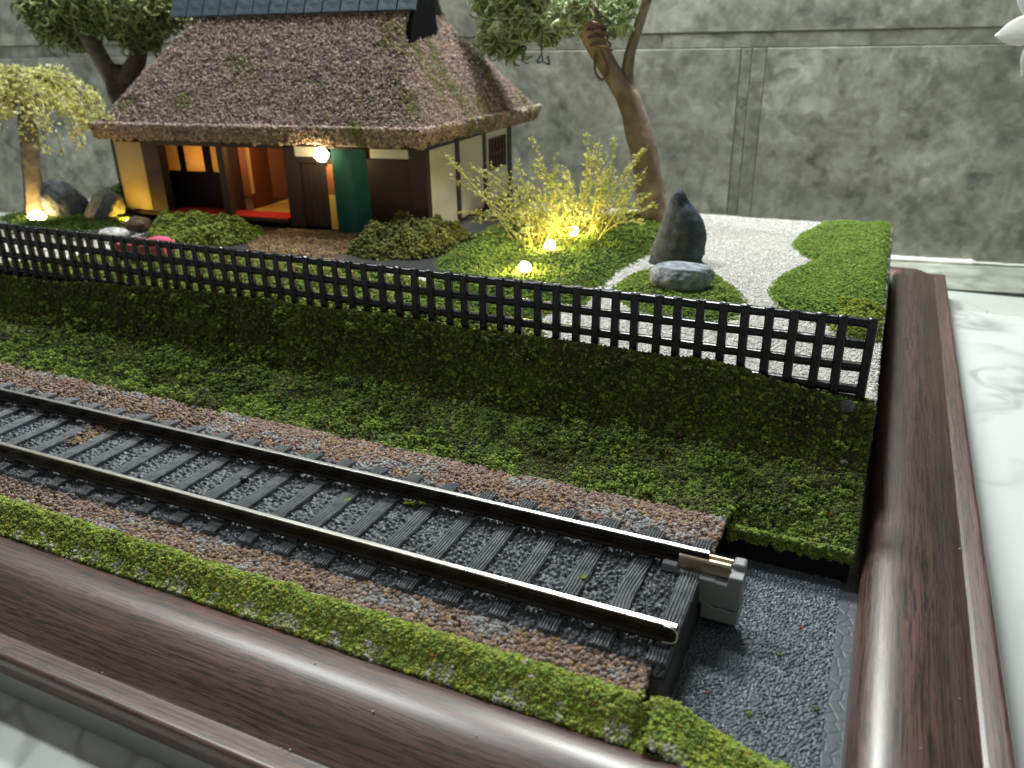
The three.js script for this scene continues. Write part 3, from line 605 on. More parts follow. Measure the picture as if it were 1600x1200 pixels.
// ================================================================ HOUSE (local: x runs right along the front, origin at the front right corner, +z to the viewer)
{
  const H = thing('thatched_house', 'miniature thatched farmhouse with lit rooms and dark timber front', 'house', [-68, 12, -78], 0.09);
  const D = M.darkWood;
  part('base_plate', (() => {
    const s = new THREE.Shape(); [[-84, 46], [-84, -20], [-20, -23.5], [8, -23], [13, -21], [14.5, -17], [13.5, -9], [11, 4], [8.5, 18], [8, 46]].forEach(([a, b], i) => (i ? s.lineTo(a, b) : s.moveTo(a, b)));
    return boxUV(new THREE.ExtrudeGeometry(s, { depth: 0.45, bevelEnabled: true, bevelSize: 0.2, bevelThickness: 0.15, bevelSegments: 2 }).rotateX(-Math.PI / 2).translate(0, -0.3, 0), 0.05);
  })(), M.plate, H);
  // raised floor
  part('floor_edge', box(-72, -31, 1.25, 2.0, -1.6, 0.5, 0.1), D, H);
  part('floor', box(-72, -21, 1.3, 1.9, -45, -1.7), D, H);
  for (const u of [-70.5, -58, -45.2, -33]) part('stilt', box(u - 0.6, u + 0.6, 0.7, 1.3, -1.5, -0.5), M.darkPost, H);
  // front, from the left
  part('wall_panel', boxUV(box(-72, -65, 2.2, 16.2, -0.7, 0, 0.05)), mat({ color: col(0.36, 0.3, 0.19), roughness: 0.75 }), H);
  part('corner_post', box(-73, -72.05, 0.7, 17, -1.2, -0.1), M.darkPost, H);
  part('shutter_box', box(-64.95, -60.7, 1.2, 16.4, -2.2, 0.15, 0.1), D, H);
  part('post', box(-46.2, -44.6, 1.2, 16.4, -1.3, 0.2, 0.1), M.darkPost, H);
  part('header_beam', box(-65, -28, 15.75, 17.2, -1.2, 0.1, 0.1), M.darkPost, H);
  // paper screens behind the veranda, in their dark frame
  const zb = -7.5, panes = [[-66.5, -62.3], [-60.9, -55.8], [-54.0, -51.9], [-50.9, -48.7]];
  const screens = part('screen_wall', mergeGeometries([box(-70, -47.5, 1.9, 9.4, zb - 0.4, zb), box(-70, -47.5, 14.8, 16.6, zb - 0.4, zb), box(-70, -66.5, 9.41, 14.79, zb - 0.4, zb), box(-62.3, -60.9, 9.41, 14.79, zb - 0.4, zb + 0.2), box(-55.8, -54.0, 9.41, 14.79, zb - 0.4, zb + 0.2), box(-51.9, -50.9, 9.41, 14.79, zb - 0.4, zb + 0.2), box(-48.7, -47.5, 9.41, 14.79, zb - 0.4, zb + 0.1)]), D, H);
  for (const [a, b] of panes) part('paper_pane', box(a, b, 9.41, 14.79, zb - 0.25, zb - 0.15), M.shoji, screens);
  part('sliding_door', box(-47.2, -46.6, 2.0, 15.6, -7.3, -1.5, 0.05), D, H);
  part('door_paper', box(-44.2, -43.8, 5.4, 15.6, -7.2, -6.5), M.shoji, H);
  part('room_wall_left', box(-44.6, -44.25, 2.0, 16.2, -14, -7.3), M.innerWall, H);
  part('room_wall_back', boxUV(box(-72, -21.5, 2.0, 16.6, -20.6, -20)), M.innerWall, H);
  part('room_wall_right', box(-31.0, -30.6, 2.0, 16.4, -20, -1.2), M.innerWall, H);
  part('room_screen', box(-31.5, -31.1, 10, 15.6, -8, -3.2), M.shoji, H);
  part('inner_ceiling', box(-72, -20, 16.65, 17.1, -45, -1.4), M.darkPost, H);
  part('carpet', boxUV(box(-60.5, -31.2, 2.0, 2.18, -5.2, 0.1, 0.05)), M.redCarpet, H);
  part('tatami_mat', boxUV(box(-44, -31.2, 2.0, 2.14, -19.8, -5.4, 0.05)), M.tatami, H);
  // timber part with the entrance
  part('pillar_wall', box(-30.6, -27.85, 0.7, 17.2, -1.2, 0.1, 0.1), D, H);
  part('plaster_strip', box(-27.8, -21.2, 14.4, 16.2, -0.6, 0.05), M.plaster, H);
  part('lintel', box(-27.8, -14.1, 13.2, 14.35, -0.9, 0.15, 0.08), D, H);
  part('top_beam', box(-27.8, 0, 16.25, 17.2, -0.9, 0.1, 0.08), M.darkPost, H);
  const door = part('door', box(-27.4, -21.3, 0.8, 13.15, -0.9, -0.35, 0.06), D, H);
  part('door_frame', mergeGeometries([box(-27.84, -27.42, 0.7, 13.18, -0.9, 0.05), box(-21.28, -20.9, 0.7, 13.18, -0.9, 0.1)]), M.darkPost, door);
  for (let k = 0; k < 4; k++) part('door_plank', box(-26.9 + k * 1.38, -25.62 + k * 1.38, 1.1, 12.9, -0.34, -0.22, 0.03), D, door);
  part('entrance_wall', mergeGeometries([box(-21.2, -20.95, 0.7, 13.2, -7, -0.95), box(-9.9, -9.6, 0.7, 16.2, -7, -0.95), box(-20.9, -9.95, 0.7, 13.2, -7.4, -7)]), M.innerWall, H);
  part('entrance_jamb', boxUV(box(-20.85, -19.5, 0.7, 7.4, -3.8, 0.6)), mat({ color: col(0.85, 0.6, 0.16), roughness: 0.8 }), H);  // lower jamb: the warm lamp glow is put into this yellow
  part('entrance_jamb', boxUV(box(-20.85, -19.5, 7.45, 13.15, -3.8, 0.55)), mat({ color: col(0.36, 0.12, 0.04), roughness: 0.7 }), H);
  part('dark_boards', box(-14, -3.5, 0.7, 14.3, -0.9, -0.1, 0.06), D, H);
  part('plaster_strip', box(-11.4, -3.5, 14.5, 16.15, -0.6, 0.05), M.plaster, H);
  part('corner_post', box(-3.45, 0.05, 0.7, 16.2, -1.6, 0.12, 0.08), D, H);
  // right side wall
  part('side_panel', boxUV(box(-0.5, 0.02, 0.8, 16.0, -13.4, -1.65)), M.cream, H);
  part('side_panel', boxUV(box(-0.5, 0.02, 0.8, 16.0, -28.3, -15.2)), M.cream, H);
  part('side_panel', boxUV(box(-0.5, 0.02, 0.8, 16.0, -43.8, -29.9)), M.cream, H);
  part('side_post', box(-0.8, 0.32, 0.5, 17, -15.15, -13.45, 0.08), M.darkPost, H);
  part('side_post', box(-0.8, 0.32, 0.5, 17, -29.85, -28.35, 0.08), M.darkPost, H);
  part('side_post', box(-0.8, 0.32, 0.5, 17, -46.2, -43.85, 0.08), M.darkPost, H);
  part('sill_beam', mergeGeometries([box(-0.7, 0.25, 0.4, 0.78, -13.4, -0.1), box(-0.7, 0.25, 0.4, 0.78, -28.3, -15.2), box(-0.7, 0.25, 0.4, 0.78, -43.8, -29.9)]), M.darkPost, H);
  part('side_beam', mergeGeometries([box(-0.7, 0.2, 16.05, 17.1, -13.4, -0.1), box(-0.7, 0.2, 16.05, 17.1, -28.3, -15.2), box(-0.7, 0.2, 16.05, 17.1, -43.8, -29.9)]), M.darkPost, H);
  const win = part('window', box(0.03, 0.1, 8.1, 14.5, -42, -32), mat({ color: col(0.06, 0.02, 0.018), roughness: 0.5 }), H);
  const bars = []; for (let k = 0; k <= 5; k++) bars.push(box(0.1, 0.4, 8.0, 14.6, -42.1 + k * 2 - 0.1, -41.8 + k * 2 + 0.1)); for (const y of [8.0, 11.2, 14.3]) bars.push(box(0.1, 0.34, y, y + 0.35, -42.1, -31.9));
  part('window_lattice', mergeGeometries(bars), mat({ color: col(0.085, 0.035, 0.03), roughness: 0.6 }), win);
  part('back_wall', box(-72, 0, 0.7, 17, -46.2, -45.3), M.darkPost, H);
  part('left_wall', box(-73, -72.1, 0.7, 17, -45.2, -1.3), M.darkPost, H);

  // thatch: a height field with noisy surface, open at the eave
  const XR = (w) => lerp(1.9, 5.0, smooth(4, -52, w)), XL = -72.2, WF = 4.6, WB = -52, TOP = 39.5;
  const smin = (a, b, k) => { const h = clamp(0.5 + (0.5 * (b - a)) / k, 0, 1); return lerp(b, a, h) - k * h * (1 - h); };
  const roofY = (u, w) => {
    const f = 1.0 + (WF - w) * 1.17, l = 1.0 + (u - XL) * 1.3, b = 1.0 + (w - WB) * 0.8, r = 1.0 + (XR(w) - u) * 1.62;
    let h = smin(f, b, 4); h = smin(h, l, 5);
    if (u > -7.2) h = smin(h, r, 5);
    return Math.min(TOP, 19.2 + h) + 0.8 * fbm(u * 0.35, w * 0.35, 4, 3) + 0.55 * fbm(u * 0.9, w * 0.9, 14, 3);
  };
  const thatchRoof = part('roof', (() => {
    const nu = 156, nw = 114, g = sheet(-73, 5.2, nu, -52, 4.6, nw, () => 0, 0.08), p = g.attributes.position;
    for (let i = 0; i < p.count; i++) {
      const w = p.getZ(i), t = (p.getX(i) + 73) / 78.2, u = lerp(XL, XR(w), t);
      p.setXYZ(i, u + 0.35 * fbm(u * 0.5, w * 0.5, 1, 2), roofY(u, w), w + 0.35 * fbm(u * 0.5, w * 0.5, 8, 2));
    }
    g.computeVertexNormals();
    // eave skirt and underside
    const N = 220, pos = [], idx = [], per = [];
    for (let i = 0; i <= N; i++) { const t = (i / N) * 4, k = Math.floor(Math.min(t, 3.9999)), q = t - k; per.push(k === 0 ? [lerp(XL, XR(WF), q), WF] : k === 1 ? [XR(lerp(WF, WB, q)), lerp(WF, WB, q)] : k === 2 ? [lerp(XR(WB), XL, q), WB] : [XL, lerp(WB, WF, q)]); }
    per.forEach(([u, w], i) => {
      const n = 0.9 * fbm(u * 0.5, w * 0.5, 3, 3), cu = -34, cw = -23, k = (d) => [u + ((cu - u) / 40) * d * 1.0, w + ((cw - w) / 26) * d];
      const a = [u, w], m = k(-0.25), c = k(0.5), d = k(5.5);
      pos.push(a[0], 20.2 + n, a[1], m[0], 19.0 + n, m[1], c[0], 17.4 + n * 0.4, c[1], d[0], 17.25, d[1]);
      if (i < N) for (let j = 0; j < 3; j++) { const p0 = i * 4 + j, p1 = p0 + 1, p2 = p0 + 4, p3 = p2 + 1; idx.push(p0, p1, p2, p1, p3, p2); }
    });
    const s = new THREE.BufferGeometry(); s.setAttribute('position', new THREE.Float32BufferAttribute(pos, 3)); s.setIndex(idx); s.computeVertexNormals();
    const f = (q) => { const c = boxUV(q, 0.08); for (const n of Object.keys(c.attributes)) if (!['position', 'normal', 'uv'].includes(n)) c.deleteAttribute(n); return c; };
    return mergeGeometries([f(g), f(s)]);
  })(), M.thatch, H);
  {
    const r = rng(404), list = [], pal = [[0.4, 0.295, 0.265], [0.48, 0.36, 0.32], [0.29, 0.205, 0.19], [0.55, 0.44, 0.39], [0.4, 0.31, 0.235], [0.2, 0.14, 0.13]], mossy = [[0.22, 0.21, 0.09], [0.27, 0.24, 0.13], [0.18, 0.185, 0.07]];
    const tint = (u, w) => 0.6 * fbm(u * 0.075, w * 0.1, 20, 3) + 0.5 * fbm(u * 0.22, w * 0.26, 27, 3) + 0.22 * smooth(-16, 2, u) * (fbm(u * 0.2, w * 0.2, 3, 2) + 0.5) + 0.1 * smooth(-50, -76, u) + 0.12 * smooth(8, 0, Math.hypot(u + 6, w + 4) * 0.6);
    for (let i = 0; i < 76000; i++) {
      const w = i < 63000 ? WF - Math.pow(r(), 1.15) * 32 : -8 - r() * 44, u = lerp(XL, XR(w), i < 63000 ? r() : 0.78 + r() * 0.22), y = roofY(u, w);
      if (y > TOP + 0.4 && w < -12) continue;
      list.push({ x: u, y: y + (r() - 0.4) * 0.75, z: w, s: 0.26 + r() * r() * 0.42, c: r() < smooth(0.08, 0.3, tint(u, w)) * 0.85 ? pick(mossy, r, 0.25) : pick(pal, r, 0.25) });
    }
    for (let i = 0; i < 21000; i++) {   // the shaggy eave, front and right side
      const side = r() < 0.3, q = r(), w = side ? lerp(WF, WB, q) : WF, u = side ? XR(w) : lerp(XL, XR(WF), q), dn = r();
      const y = 20.4 - dn * (3.1 + 1.2 * fbm(u * 0.7, w * 0.7, 31, 2)), out = 0.45 - 1.3 * Math.pow(dn, 1.5) + (r() - 0.5) * 0.9;
      list.push({ x: u + (side ? out : 0), y, z: w + (side ? 0 : out), s: 0.36 + r() * 0.45, c: r() < smooth(0.05, 0.3, tint(u, w)) * 0.9 ? pick(mossy, r, 0.25) : pick(pal, r, 0.28) });
    }
    scatter('thatch_tufts', CRUMB, M.flock, list, thatchRoof, 405);
  }
  // ridge cap of blue grey boards over a black gable
  for (let k = 0; k < 14; k++) {
    const a = -61.5 + k * 4.0, b = a + 3.75;
    const g = boxUV(new RoundedBoxGeometry(b - a, 11.5, 0.5, 2, 0.14), 0.1);
    part('ridge_board', g, M.ridge, thatchRoof, [(a + b) / 2, 44.8, -13.9 - (k % 3) * 0.03], [-0.5 + (k % 2) * 0.012, 0, 0]);
    part('ridge_board', g, M.ridge, thatchRoof, [(a + b) / 2, 44.0, -20.2], [0.62, 0, 0]);
  }
  const tri = new THREE.Shape(); [[-23, 33.5], [-8.6, 33.5], [-11.4, 39.6], [-16.3, 48.5], [-20.6, 39.5]].forEach(([a, b], i) => (i ? tri.lineTo(a, b) : tri.moveTo(a, b)));
  part('gable', boxUV(new THREE.ExtrudeGeometry(tri, { depth: 0.5, bevelEnabled: false }).rotateY(-Math.PI / 2).translate(-6.1, 0, 0), 0.1), M.gable, thatchRoof);
}
// green door curtain hanging before the entrance
{
  const g = sheet(-3.6, 3.6, 30, 0, 1, 40, () => 0), p = g.attributes.position, uv = g.attributes.uv;
  for (let i = 0; i < p.count; i++) { const x = p.getX(i), v = p.getZ(i); const wav = 0.28 * Math.sin(x * 1.1 + 0.6) * v + 0.25 * fbm(x * 0.3, v * 2, 3, 2); p.setXYZ(i, x * (1 + 0.02 * v), 16.5 - v * 17.0, wav - 0.5 * v * v); uv.setXY(i, x * 0.14, v * 2.2); }
  g.computeVertexNormals();
  const back = g.clone(); back.translate(0, 0, -0.16); const ix = Array.from(back.index.array); for (let i = 0; i < ix.length; i += 3) [ix[i], ix[i + 1]] = [ix[i + 1], ix[i]]; back.setIndex(ix); back.computeVertexNormals();
  const t = thing('door_curtain', 'long dark green cloth curtain hanging before the entrance', 'curtain', [-81.4, 12.1, -72.9], 0.09);
  part('cloth', mergeGeometries([g, back]), M.noren, t);
  part('rod', tube([[-4, 16.6, 0], [4, 16.6, 0]], 0.18, 4, 8), M.darkPost, t);
}
// lamps
function bulb(name, label, p, r, intensity, colour, group) {
  const t = thing(name, label, 'lamp', p, 0, group);
  part('bulb', jitter(new THREE.IcosahedronGeometry(r, 3), 0.3, p[0], 1.1), M.bulb, t);
  part('lamp_socket', new THREE.CylinderGeometry(r * 0.6, r * 0.75, r * 0.8, 12).translate(0, -r * 1.15, 0), M.darkPost, t);
  const l = new THREE.PointLight(new THREE.Color(...colour), intensity, 0, 2);
  l.name = name + '_light'; l.castShadow = true; l.shadow.radius = (r * 0.7 * MM) / 0.02;
  t.add(l);
  return t;
}
const WARM = [1, 0.74, 0.3], AMBER = [1, 0.6, 0.12];
bulb('porch_lamp', 'glowing round porch lamp under the eave beside the green curtain', [-86.9, 27.3, -72.2], 1.3, 0.0001, WARM);
bulb('garden_lamp', 'glowing garden bulb at the rear right of the feathery shrub', [-39.9, 15.1, -80.0], 0.85, 0.0003, WARM, 'garden bulbs in the feathery shrub');
bulb('garden_lamp', 'middle glowing garden bulb at the foot of the feathery shrub', [-40.0, 15.0, -69.4], 0.85, 0.0003, WARM, 'garden bulbs in the feathery shrub');
bulb('garden_lamp', 'glowing garden bulb nearest the fence, in front of the feathery shrub', [-38.4, 14.9, -55.2], 0.85, 0.0003, WARM, 'garden bulbs in the feathery shrub');
bulb('tree_lamp', 'glowing yellow bulb at the foot of the pale blossom tree', [-153.8, 13.4, -60.4], 1.6, 0.00026, AMBER);
bulb('wall_lamp', 'small yellow bulb behind the brown stone, lighting the left wall panel', [-135.2, 12.5, -67.4], 0.5, 0.0005, [1, 0.56, 0.03]);
{
  const t = thing('room_lamp', 'warm lamp hanging inside the open room of the house', 'lamp', [-68 - 37 * 0.996 - 3 * 0.09, 27.95, -78 + 37 * 0.09 - 3 * 0.996]);
  part('bulb', new THREE.IcosahedronGeometry(0.6, 2), M.bulb, t);
  part('cord', tube([[0, 0.5, 0], [0, 0.7, 0]], 0.1, 2, 6), M.screw, t);
  const l = new THREE.PointLight(new THREE.Color(1, 0.52, 0.14), 0.00012, 0, 2); l.name = 'room_lamp_light'; l.castShadow = true; l.shadow.radius = 0.02; t.add(l);
}
{
  const t = thing('screen_lamp', 'warm lamp behind the paper screens of the house', 'lamp', [-68 - 57 * 0.996 - 13 * 0.09, 24, -78 + 57 * 0.09 - 13 * 0.996]);
  part('bulb', new THREE.IcosahedronGeometry(0.6, 2), M.bulb, t);
  const l = new THREE.PointLight(new THREE.Color(1, 0.6, 0.2), 0.00016, 0, 2); l.name = 'screen_lamp_light'; l.castShadow = true; l.shadow.radius = 0.02; t.add(l);
}

// ================================================================ MOSS, SHRUBS AND GROUND AROUND THE HOUSE
function mossPatch(name, label, category, poly, height, pal, n, seed, o = {}) {
  const t = thing(name, label, category, [0, 0, 0], 0, o.group, 'stuff');
  const xs = poly.map((q) => q[0]), zs = poly.map((q) => q[1]), x0 = Math.min(...xs), x1 = Math.max(...xs), z0 = Math.min(...zs), z1 = Math.max(...zs), base = o.base ?? 12.05, soft = o.soft ?? 3;
  const wig = (x, z) => 0.9 * fbm(x * 0.35, z * 0.35, seed, 3);
  const top = (x, z) => { const d = edgeDist(poly, x, z) + wig(x, z); return base + height * Math.sqrt(smooth(-0.3, soft, d)) * (0.8 + (o.rough ?? 0.8) * fbm(x * (o.freq ?? 0.22), z * (o.freq ?? 0.22), seed + 2, 3)); };
  const r = rng(seed), list = [];
  part('moss_bed', sheet(x0 - 0.5, x1 + 0.5, Math.ceil((x1 - x0) / 0.6), z0 - 0.5, z1 + 0.5, Math.ceil((z1 - z0) / 0.6), (x, z) => (inside(poly, x, z) ? top(x, z) - 0.3 : base - 0.3), 0.1, (x, z) => inside(poly, x, z)), o.bed ?? M.mossBase, t);
  for (let i = 0, k = 0; i < n && k < n * 20; k++) {
    const x = lerp(x0 - 0.6, x1 + 0.6, r()), z = lerp(z0 - 0.6, z1 + 0.6, r());
    if (o.maxX && x > o.maxX) continue;
    const inn = inside(poly, x, z), d = edgeDist(poly, x, z);
    if (!inn ? d > 0.7 * r() : false) continue;
    i++;
    const deep = r() < (o.fill ?? 0.15), y0 = inn ? top(x, z) : base;
    list.push({ x, y: deep ? lerp(base, y0, r()) : y0 + (r() - 0.35) * (o.fuzz ?? 0.35), z, s: (o.size ?? 0.55) * (0.6 + r() * r() * 1.0), c: pick(pal, r, 0.25) });
  }
  scatter('moss_tufts', CRUMB, M.flock, list, t, seed + 1);
  return t;
}
const MOSS = [[0.13, 0.2, 0.03], [0.165, 0.25, 0.04], [0.1, 0.155, 0.025], [0.2, 0.27, 0.045]];
const MOSS_YELLOW = [[0.22, 0.27, 0.03], [0.28, 0.32, 0.04], [0.17, 0.22, 0.028], [0.12, 0.17, 0.02]];
const BLOCK_EDGE = 11.25;
mossPatch('moss_patch', 'green moss mound under the lit feathery shrub and the tall tree', 'moss', [[-58, -63], [-59.5, -72], [-60.5, -82], [-61, -94], [-52, -105], [-38, -110], [-31, -112], [-28, -105], [-26, -92], [-26.2, -79], [-28, -68], [-27.3, -58.5], [-26.8, -49], [-31, -41], [-38, -38], [-46, -40], [-51, -47], [-54, -56]], 2.0, MOSS, 17000, 501, { freq: 0.12, soft: 6 });
mossPatch('moss_patch', 'round moss islet around the two grey stones in the white gravel', 'moss', [[-25.5, -58], [-24.8, -66], [-23, -72], [-19, -74.5], [-14, -72.5], [-9.5, -66], [-6.2, -58.4], [-6.6, -51], [-10.5, -47.5], [-18, -49.5], [-22.5, -53]], 1.0, MOSS, 6500, 511, { soft: 3.5, size: 0.5, fuzz: 0.25 });
mossPatch('moss_patch', 'bright moss lobe in the far right corner of the garden', 'moss', [[-2.2, -108], [-1, -113.5], [3, -115.5], [6, -114.5], [9, -117.5], [11.2, -118], [11.2, -58], [9, -54], [5, -53], [1, -55], [-2.2, -59.5], [-3.9, -66], [-3.2, -74], [0.2, -82], [1.2, -85.5], [-1.5, -89], [-4, -95], [-3.9, -102]], 1.9, [[0.15, 0.245, 0.04], [0.19, 0.3, 0.05], [0.12, 0.2, 0.03], [0.25, 0.36, 0.07]], 30000, 521, { soft: 2.2, size: 0.4, fuzz: 0.3, rough: 0.5, freq: 0.1, maxX: BLOCK_EDGE });
mossPatch('moss_clump', 'yellow green moss clump behind the right end of the fence', 'moss', [[4.6, -57.5], [8, -60], [11.1, -62], [11.1, -50], [9.5, -47.3], [7.4, -47], [6.2, -50.5]], 2.2, MOSS_YELLOW, 2200, 531, { soft: 2, size: 0.6, fuzz: 0.6, maxX: BLOCK_EDGE });
mossPatch('turf_strip', 'yellow green turf strip between the fence and the house path', 'turf', [[-112, -49], [-100, -52], [-85, -53], [-66, -52], [-52, -50], [-47, -44], [-38, -40], [-33, -36], [-27.5, -36], [-24.6, -31], [-60, -30.6], [-126, -30.6], [-126, -35], [-118, -38.5]], 1.3, [[0.2, 0.26, 0.035], [0.15, 0.22, 0.03], [0.25, 0.3, 0.05], [0.11, 0.16, 0.025], [0.26, 0.27, 0.1]], 16000, 541, { soft: 3, size: 0.62, fuzz: 0.6, freq: 0.2, rough: 1.3 });
mossPatch('moss_patch', 'pale green moss under the two stones left of the house', 'moss', [[-166, -60], [-158, -57], [-148, -55.5], [-138, -57], [-133, -62], [-136, -72], [-150, -76], [-166, -74]], 1.2, [[0.14, 0.24, 0.06], [0.18, 0.28, 0.07], [0.1, 0.18, 0.04]], 5000, 551, { soft: 3, size: 0.65, fuzz: 0.5 });
mossPatch('green_bush', 'dark green bush behind the left corner of the house', 'bush', [[-160, -80], [-148, -77], [-141, -82], [-141, -92], [-152, -97], [-162, -92]], 5.5, [[0.06, 0.1, 0.02], [0.08, 0.13, 0.025]], 4500, 561, { soft: 5, size: 0.8, fuzz: 0.9 });
mossPatch('low_shrub', 'bright green low shrub before the red carpeted room', 'shrub', [[-123, -64], [-119, -57.5], [-109, -54], [-101, -57], [-97.5, -62], [-99, -68], [-110, -69.5], [-121, -69]], 3.4, [[0.13, 0.18, 0.025], [0.2, 0.26, 0.04], [0.09, 0.12, 0.02], [0.26, 0.32, 0.06]], 8500, 571, { soft: 4, size: 0.72, fuzz: 1.0, base: 12.2, rough: 1.4 });
mossPatch('low_shrub', 'dull olive low shrub at the right front corner of the house', 'shrub', [[-77.5, -68], [-75, -61.5], [-69, -59.5], [-62, -62], [-57.5, -68], [-57.5, -77.5], [-63, -79], [-67, -76.6], [-74, -75]], 4.2, [[0.1, 0.115, 0.025], [0.14, 0.15, 0.035], [0.075, 0.085, 0.02], [0.17, 0.185, 0.045]], 8500, 581, { soft: 4, size: 0.72, fuzz: 1.0, base: 12.2, rough: 1.5 });
mossPatch('straw_ground', 'brown straw covered ground before the entrance of the house', 'straw', [[-100, -70], [-98, -62], [-93, -57.5], [-84, -56], [-77, -58.5], [-74.5, -66], [-75.5, -75], [-86, -75], [-98, -73]], 0.5, [[0.28, 0.19, 0.1], [0.22, 0.14, 0.075], [0.34, 0.25, 0.14], [0.17, 0.11, 0.06]], 6500, 591, { soft: 3, size: 0.6, fuzz: 0.35, base: 12.2, bed: mat({ color: col(0.12, 0.08, 0.045), roughness: 1 }) });

// ================================================================ STONES
function rockGeometry(sx, sy, sz, seed, fn) {
  const g = mergeVertices(new THREE.IcosahedronGeometry(1, 18).deleteAttribute('normal').deleteAttribute('uv'), 1e-4), p = g.attributes.position;
  for (let i = 0; i < p.count; i++) {
    let x = p.getX(i), y = p.getY(i), z = p.getZ(i);
    const n = 1 + 0.22 * fbm(x * 1.1 + seed, y * 1.1, z * 1.1, 4) + 0.05 * fbm(x * 5 + seed, y * 5, z * 5, 3);
    x *= n; y *= n; z *= n;
    [x, y, z] = fn ? fn(x, y, z) : [x, y, z];
    p.setXYZ(i, x * sx, y * sy, z * sz);
  }
  g.computeVertexNormals();
  return boxUV(g, 0.1);
}
{
  const flatten = (a) => (x, y, z) => [x, y < -0.2 ? -0.2 + (y + 0.2) * 0.4 : y, z];
  const outline = [[0, -4.6, 4.3], [0.18, -4.2, 4.9], [0.42, -3.2, 4.8], [0.6, -2.5, 4.0], [0.74, -1.9, 2.8], [0.83, -1.55, 1.8], [0.9, -1.3, 1.25], [0.96, -0.9, 0.8], [1.0, -0.3, 0.3]];
  tag(part('standing_stone', rockGeometry(1, 1, 1, 3, (x, y, z) => {
    const t = clamp(y * 0.52 + 0.5, 0, 1); let k = 0; while (k < outline.length - 2 && outline[k + 1][0] < t) k++;
    const f = clamp((t - outline[k][0]) / (outline[k + 1][0] - outline[k][0]), 0, 1), a = lerp(outline[k][1], outline[k + 1][1], f), b = lerp(outline[k][2], outline[k + 1][2], f), w = Math.hypot(x, z) || 1e-6, q = Math.min(1, w / Math.sqrt(Math.max(0.02, 1 - y * y)));
    return [(a + b) / 2 + ((b - a) / 2) * (x / w) * q, t * 12.3, ((b - a) / 2) * 0.72 * (z / w) * q];
  }), M.stone, scene, [-20.7, 11.7, -77], 0.3), 'tall dark pointed stone standing in the white gravel', 'stone');
  tag(part('flat_stone', rockGeometry(4.6, 2.75, 3.2, 14, (x, y, z) => [x, y > 0.62 ? 0.62 + (y - 0.62) * 0.25 : y < -0.5 ? -0.5 : y, z]), M.stonePale, scene, [-15.9, 14.3, -60.6], 0.15), 'low pale grey stone lying before the tall dark stone', 'stone');
  tag(part('leaning_stone', rockGeometry(5.4, 4.6, 4, 23, (x, y, z) => [x - 0.28 * y, y, z]), M.stoneMid, scene, [-152.6, 15.2, -66.6], [0, 0.3, -0.35]), 'rounded grey stone leaning beside the blossom tree', 'stone');
  tag(part('cut_stone', rockGeometry(4.6, 4.2, 3.6, 37, (x, y, z) => { const d = -0.55 * x + 0.6 * y + 0.58 * z; const e = Math.max(0, d - 0.42); return [x + 0.5 * e, y - 0.55 * e, z - 0.53 * e]; }), M.stoneMid, scene, [-141.2, 15.0, -66.6], 0.2), 'dark stone with a pale cut face left of the house', 'stone');
  tag(part('white_stone', rockGeometry(3.4, 1.2, 2.2, 41), M.stoneWhite, scene, [-126.5, 12.9, -56.4]), 'flat white stone on the gravel behind the red bench', 'stone');
  tag(part('brown_stone', rockGeometry(3.2, 2.0, 2.0, 47), M.stoneBrown, scene, [-127.2, 13.0, -63]), 'rough brown stone by the left corner of the house', 'stone');
  tag(part('white_pebble', rockGeometry(0.75, 0.6, 0.5, 53), M.stonePale, scene, [8.9, 11.9, -28.3]), 'small pale pebble at the foot of the last fence post', 'pebble');
}
// bench with a red cloth
{
  const t = thing('garden_bench', 'low bench with pink red cloth behind the fence', 'bench', [-103.6, 12.1, -43.6], 0.1);
  part('cloth', (() => { const g = new RoundedBoxGeometry(9.2, 1.9, 4.6, 3, 0.35); g.translate(0, 3.0, 0); return boxUV(jitter(g, 0.02, 4, 0.4), 0.3); })(), M.pink, t);
  for (const x of [-3.6, 3.6]) for (const z of [-1.6, 1.6]) part('leg', box(x - 0.4, x + 0.4, 0, 2.1, z - 0.4, z + 0.4, 0.08), M.darkPost, t);
  part('stretcher', box(-3.2, 3.2, 0.6, 1.5, -0.3, 0.3, 0.06), M.darkPost, t);
  part('folded_cloth', (() => { const g = new THREE.IcosahedronGeometry(1, 4); g.scale(2.2, 0.7, 1.5); g.translate(2.6, 4.1, -0.6); return boxUV(jitter(g, 0.03, 2), 0.3); })(), M.pink, t);
}

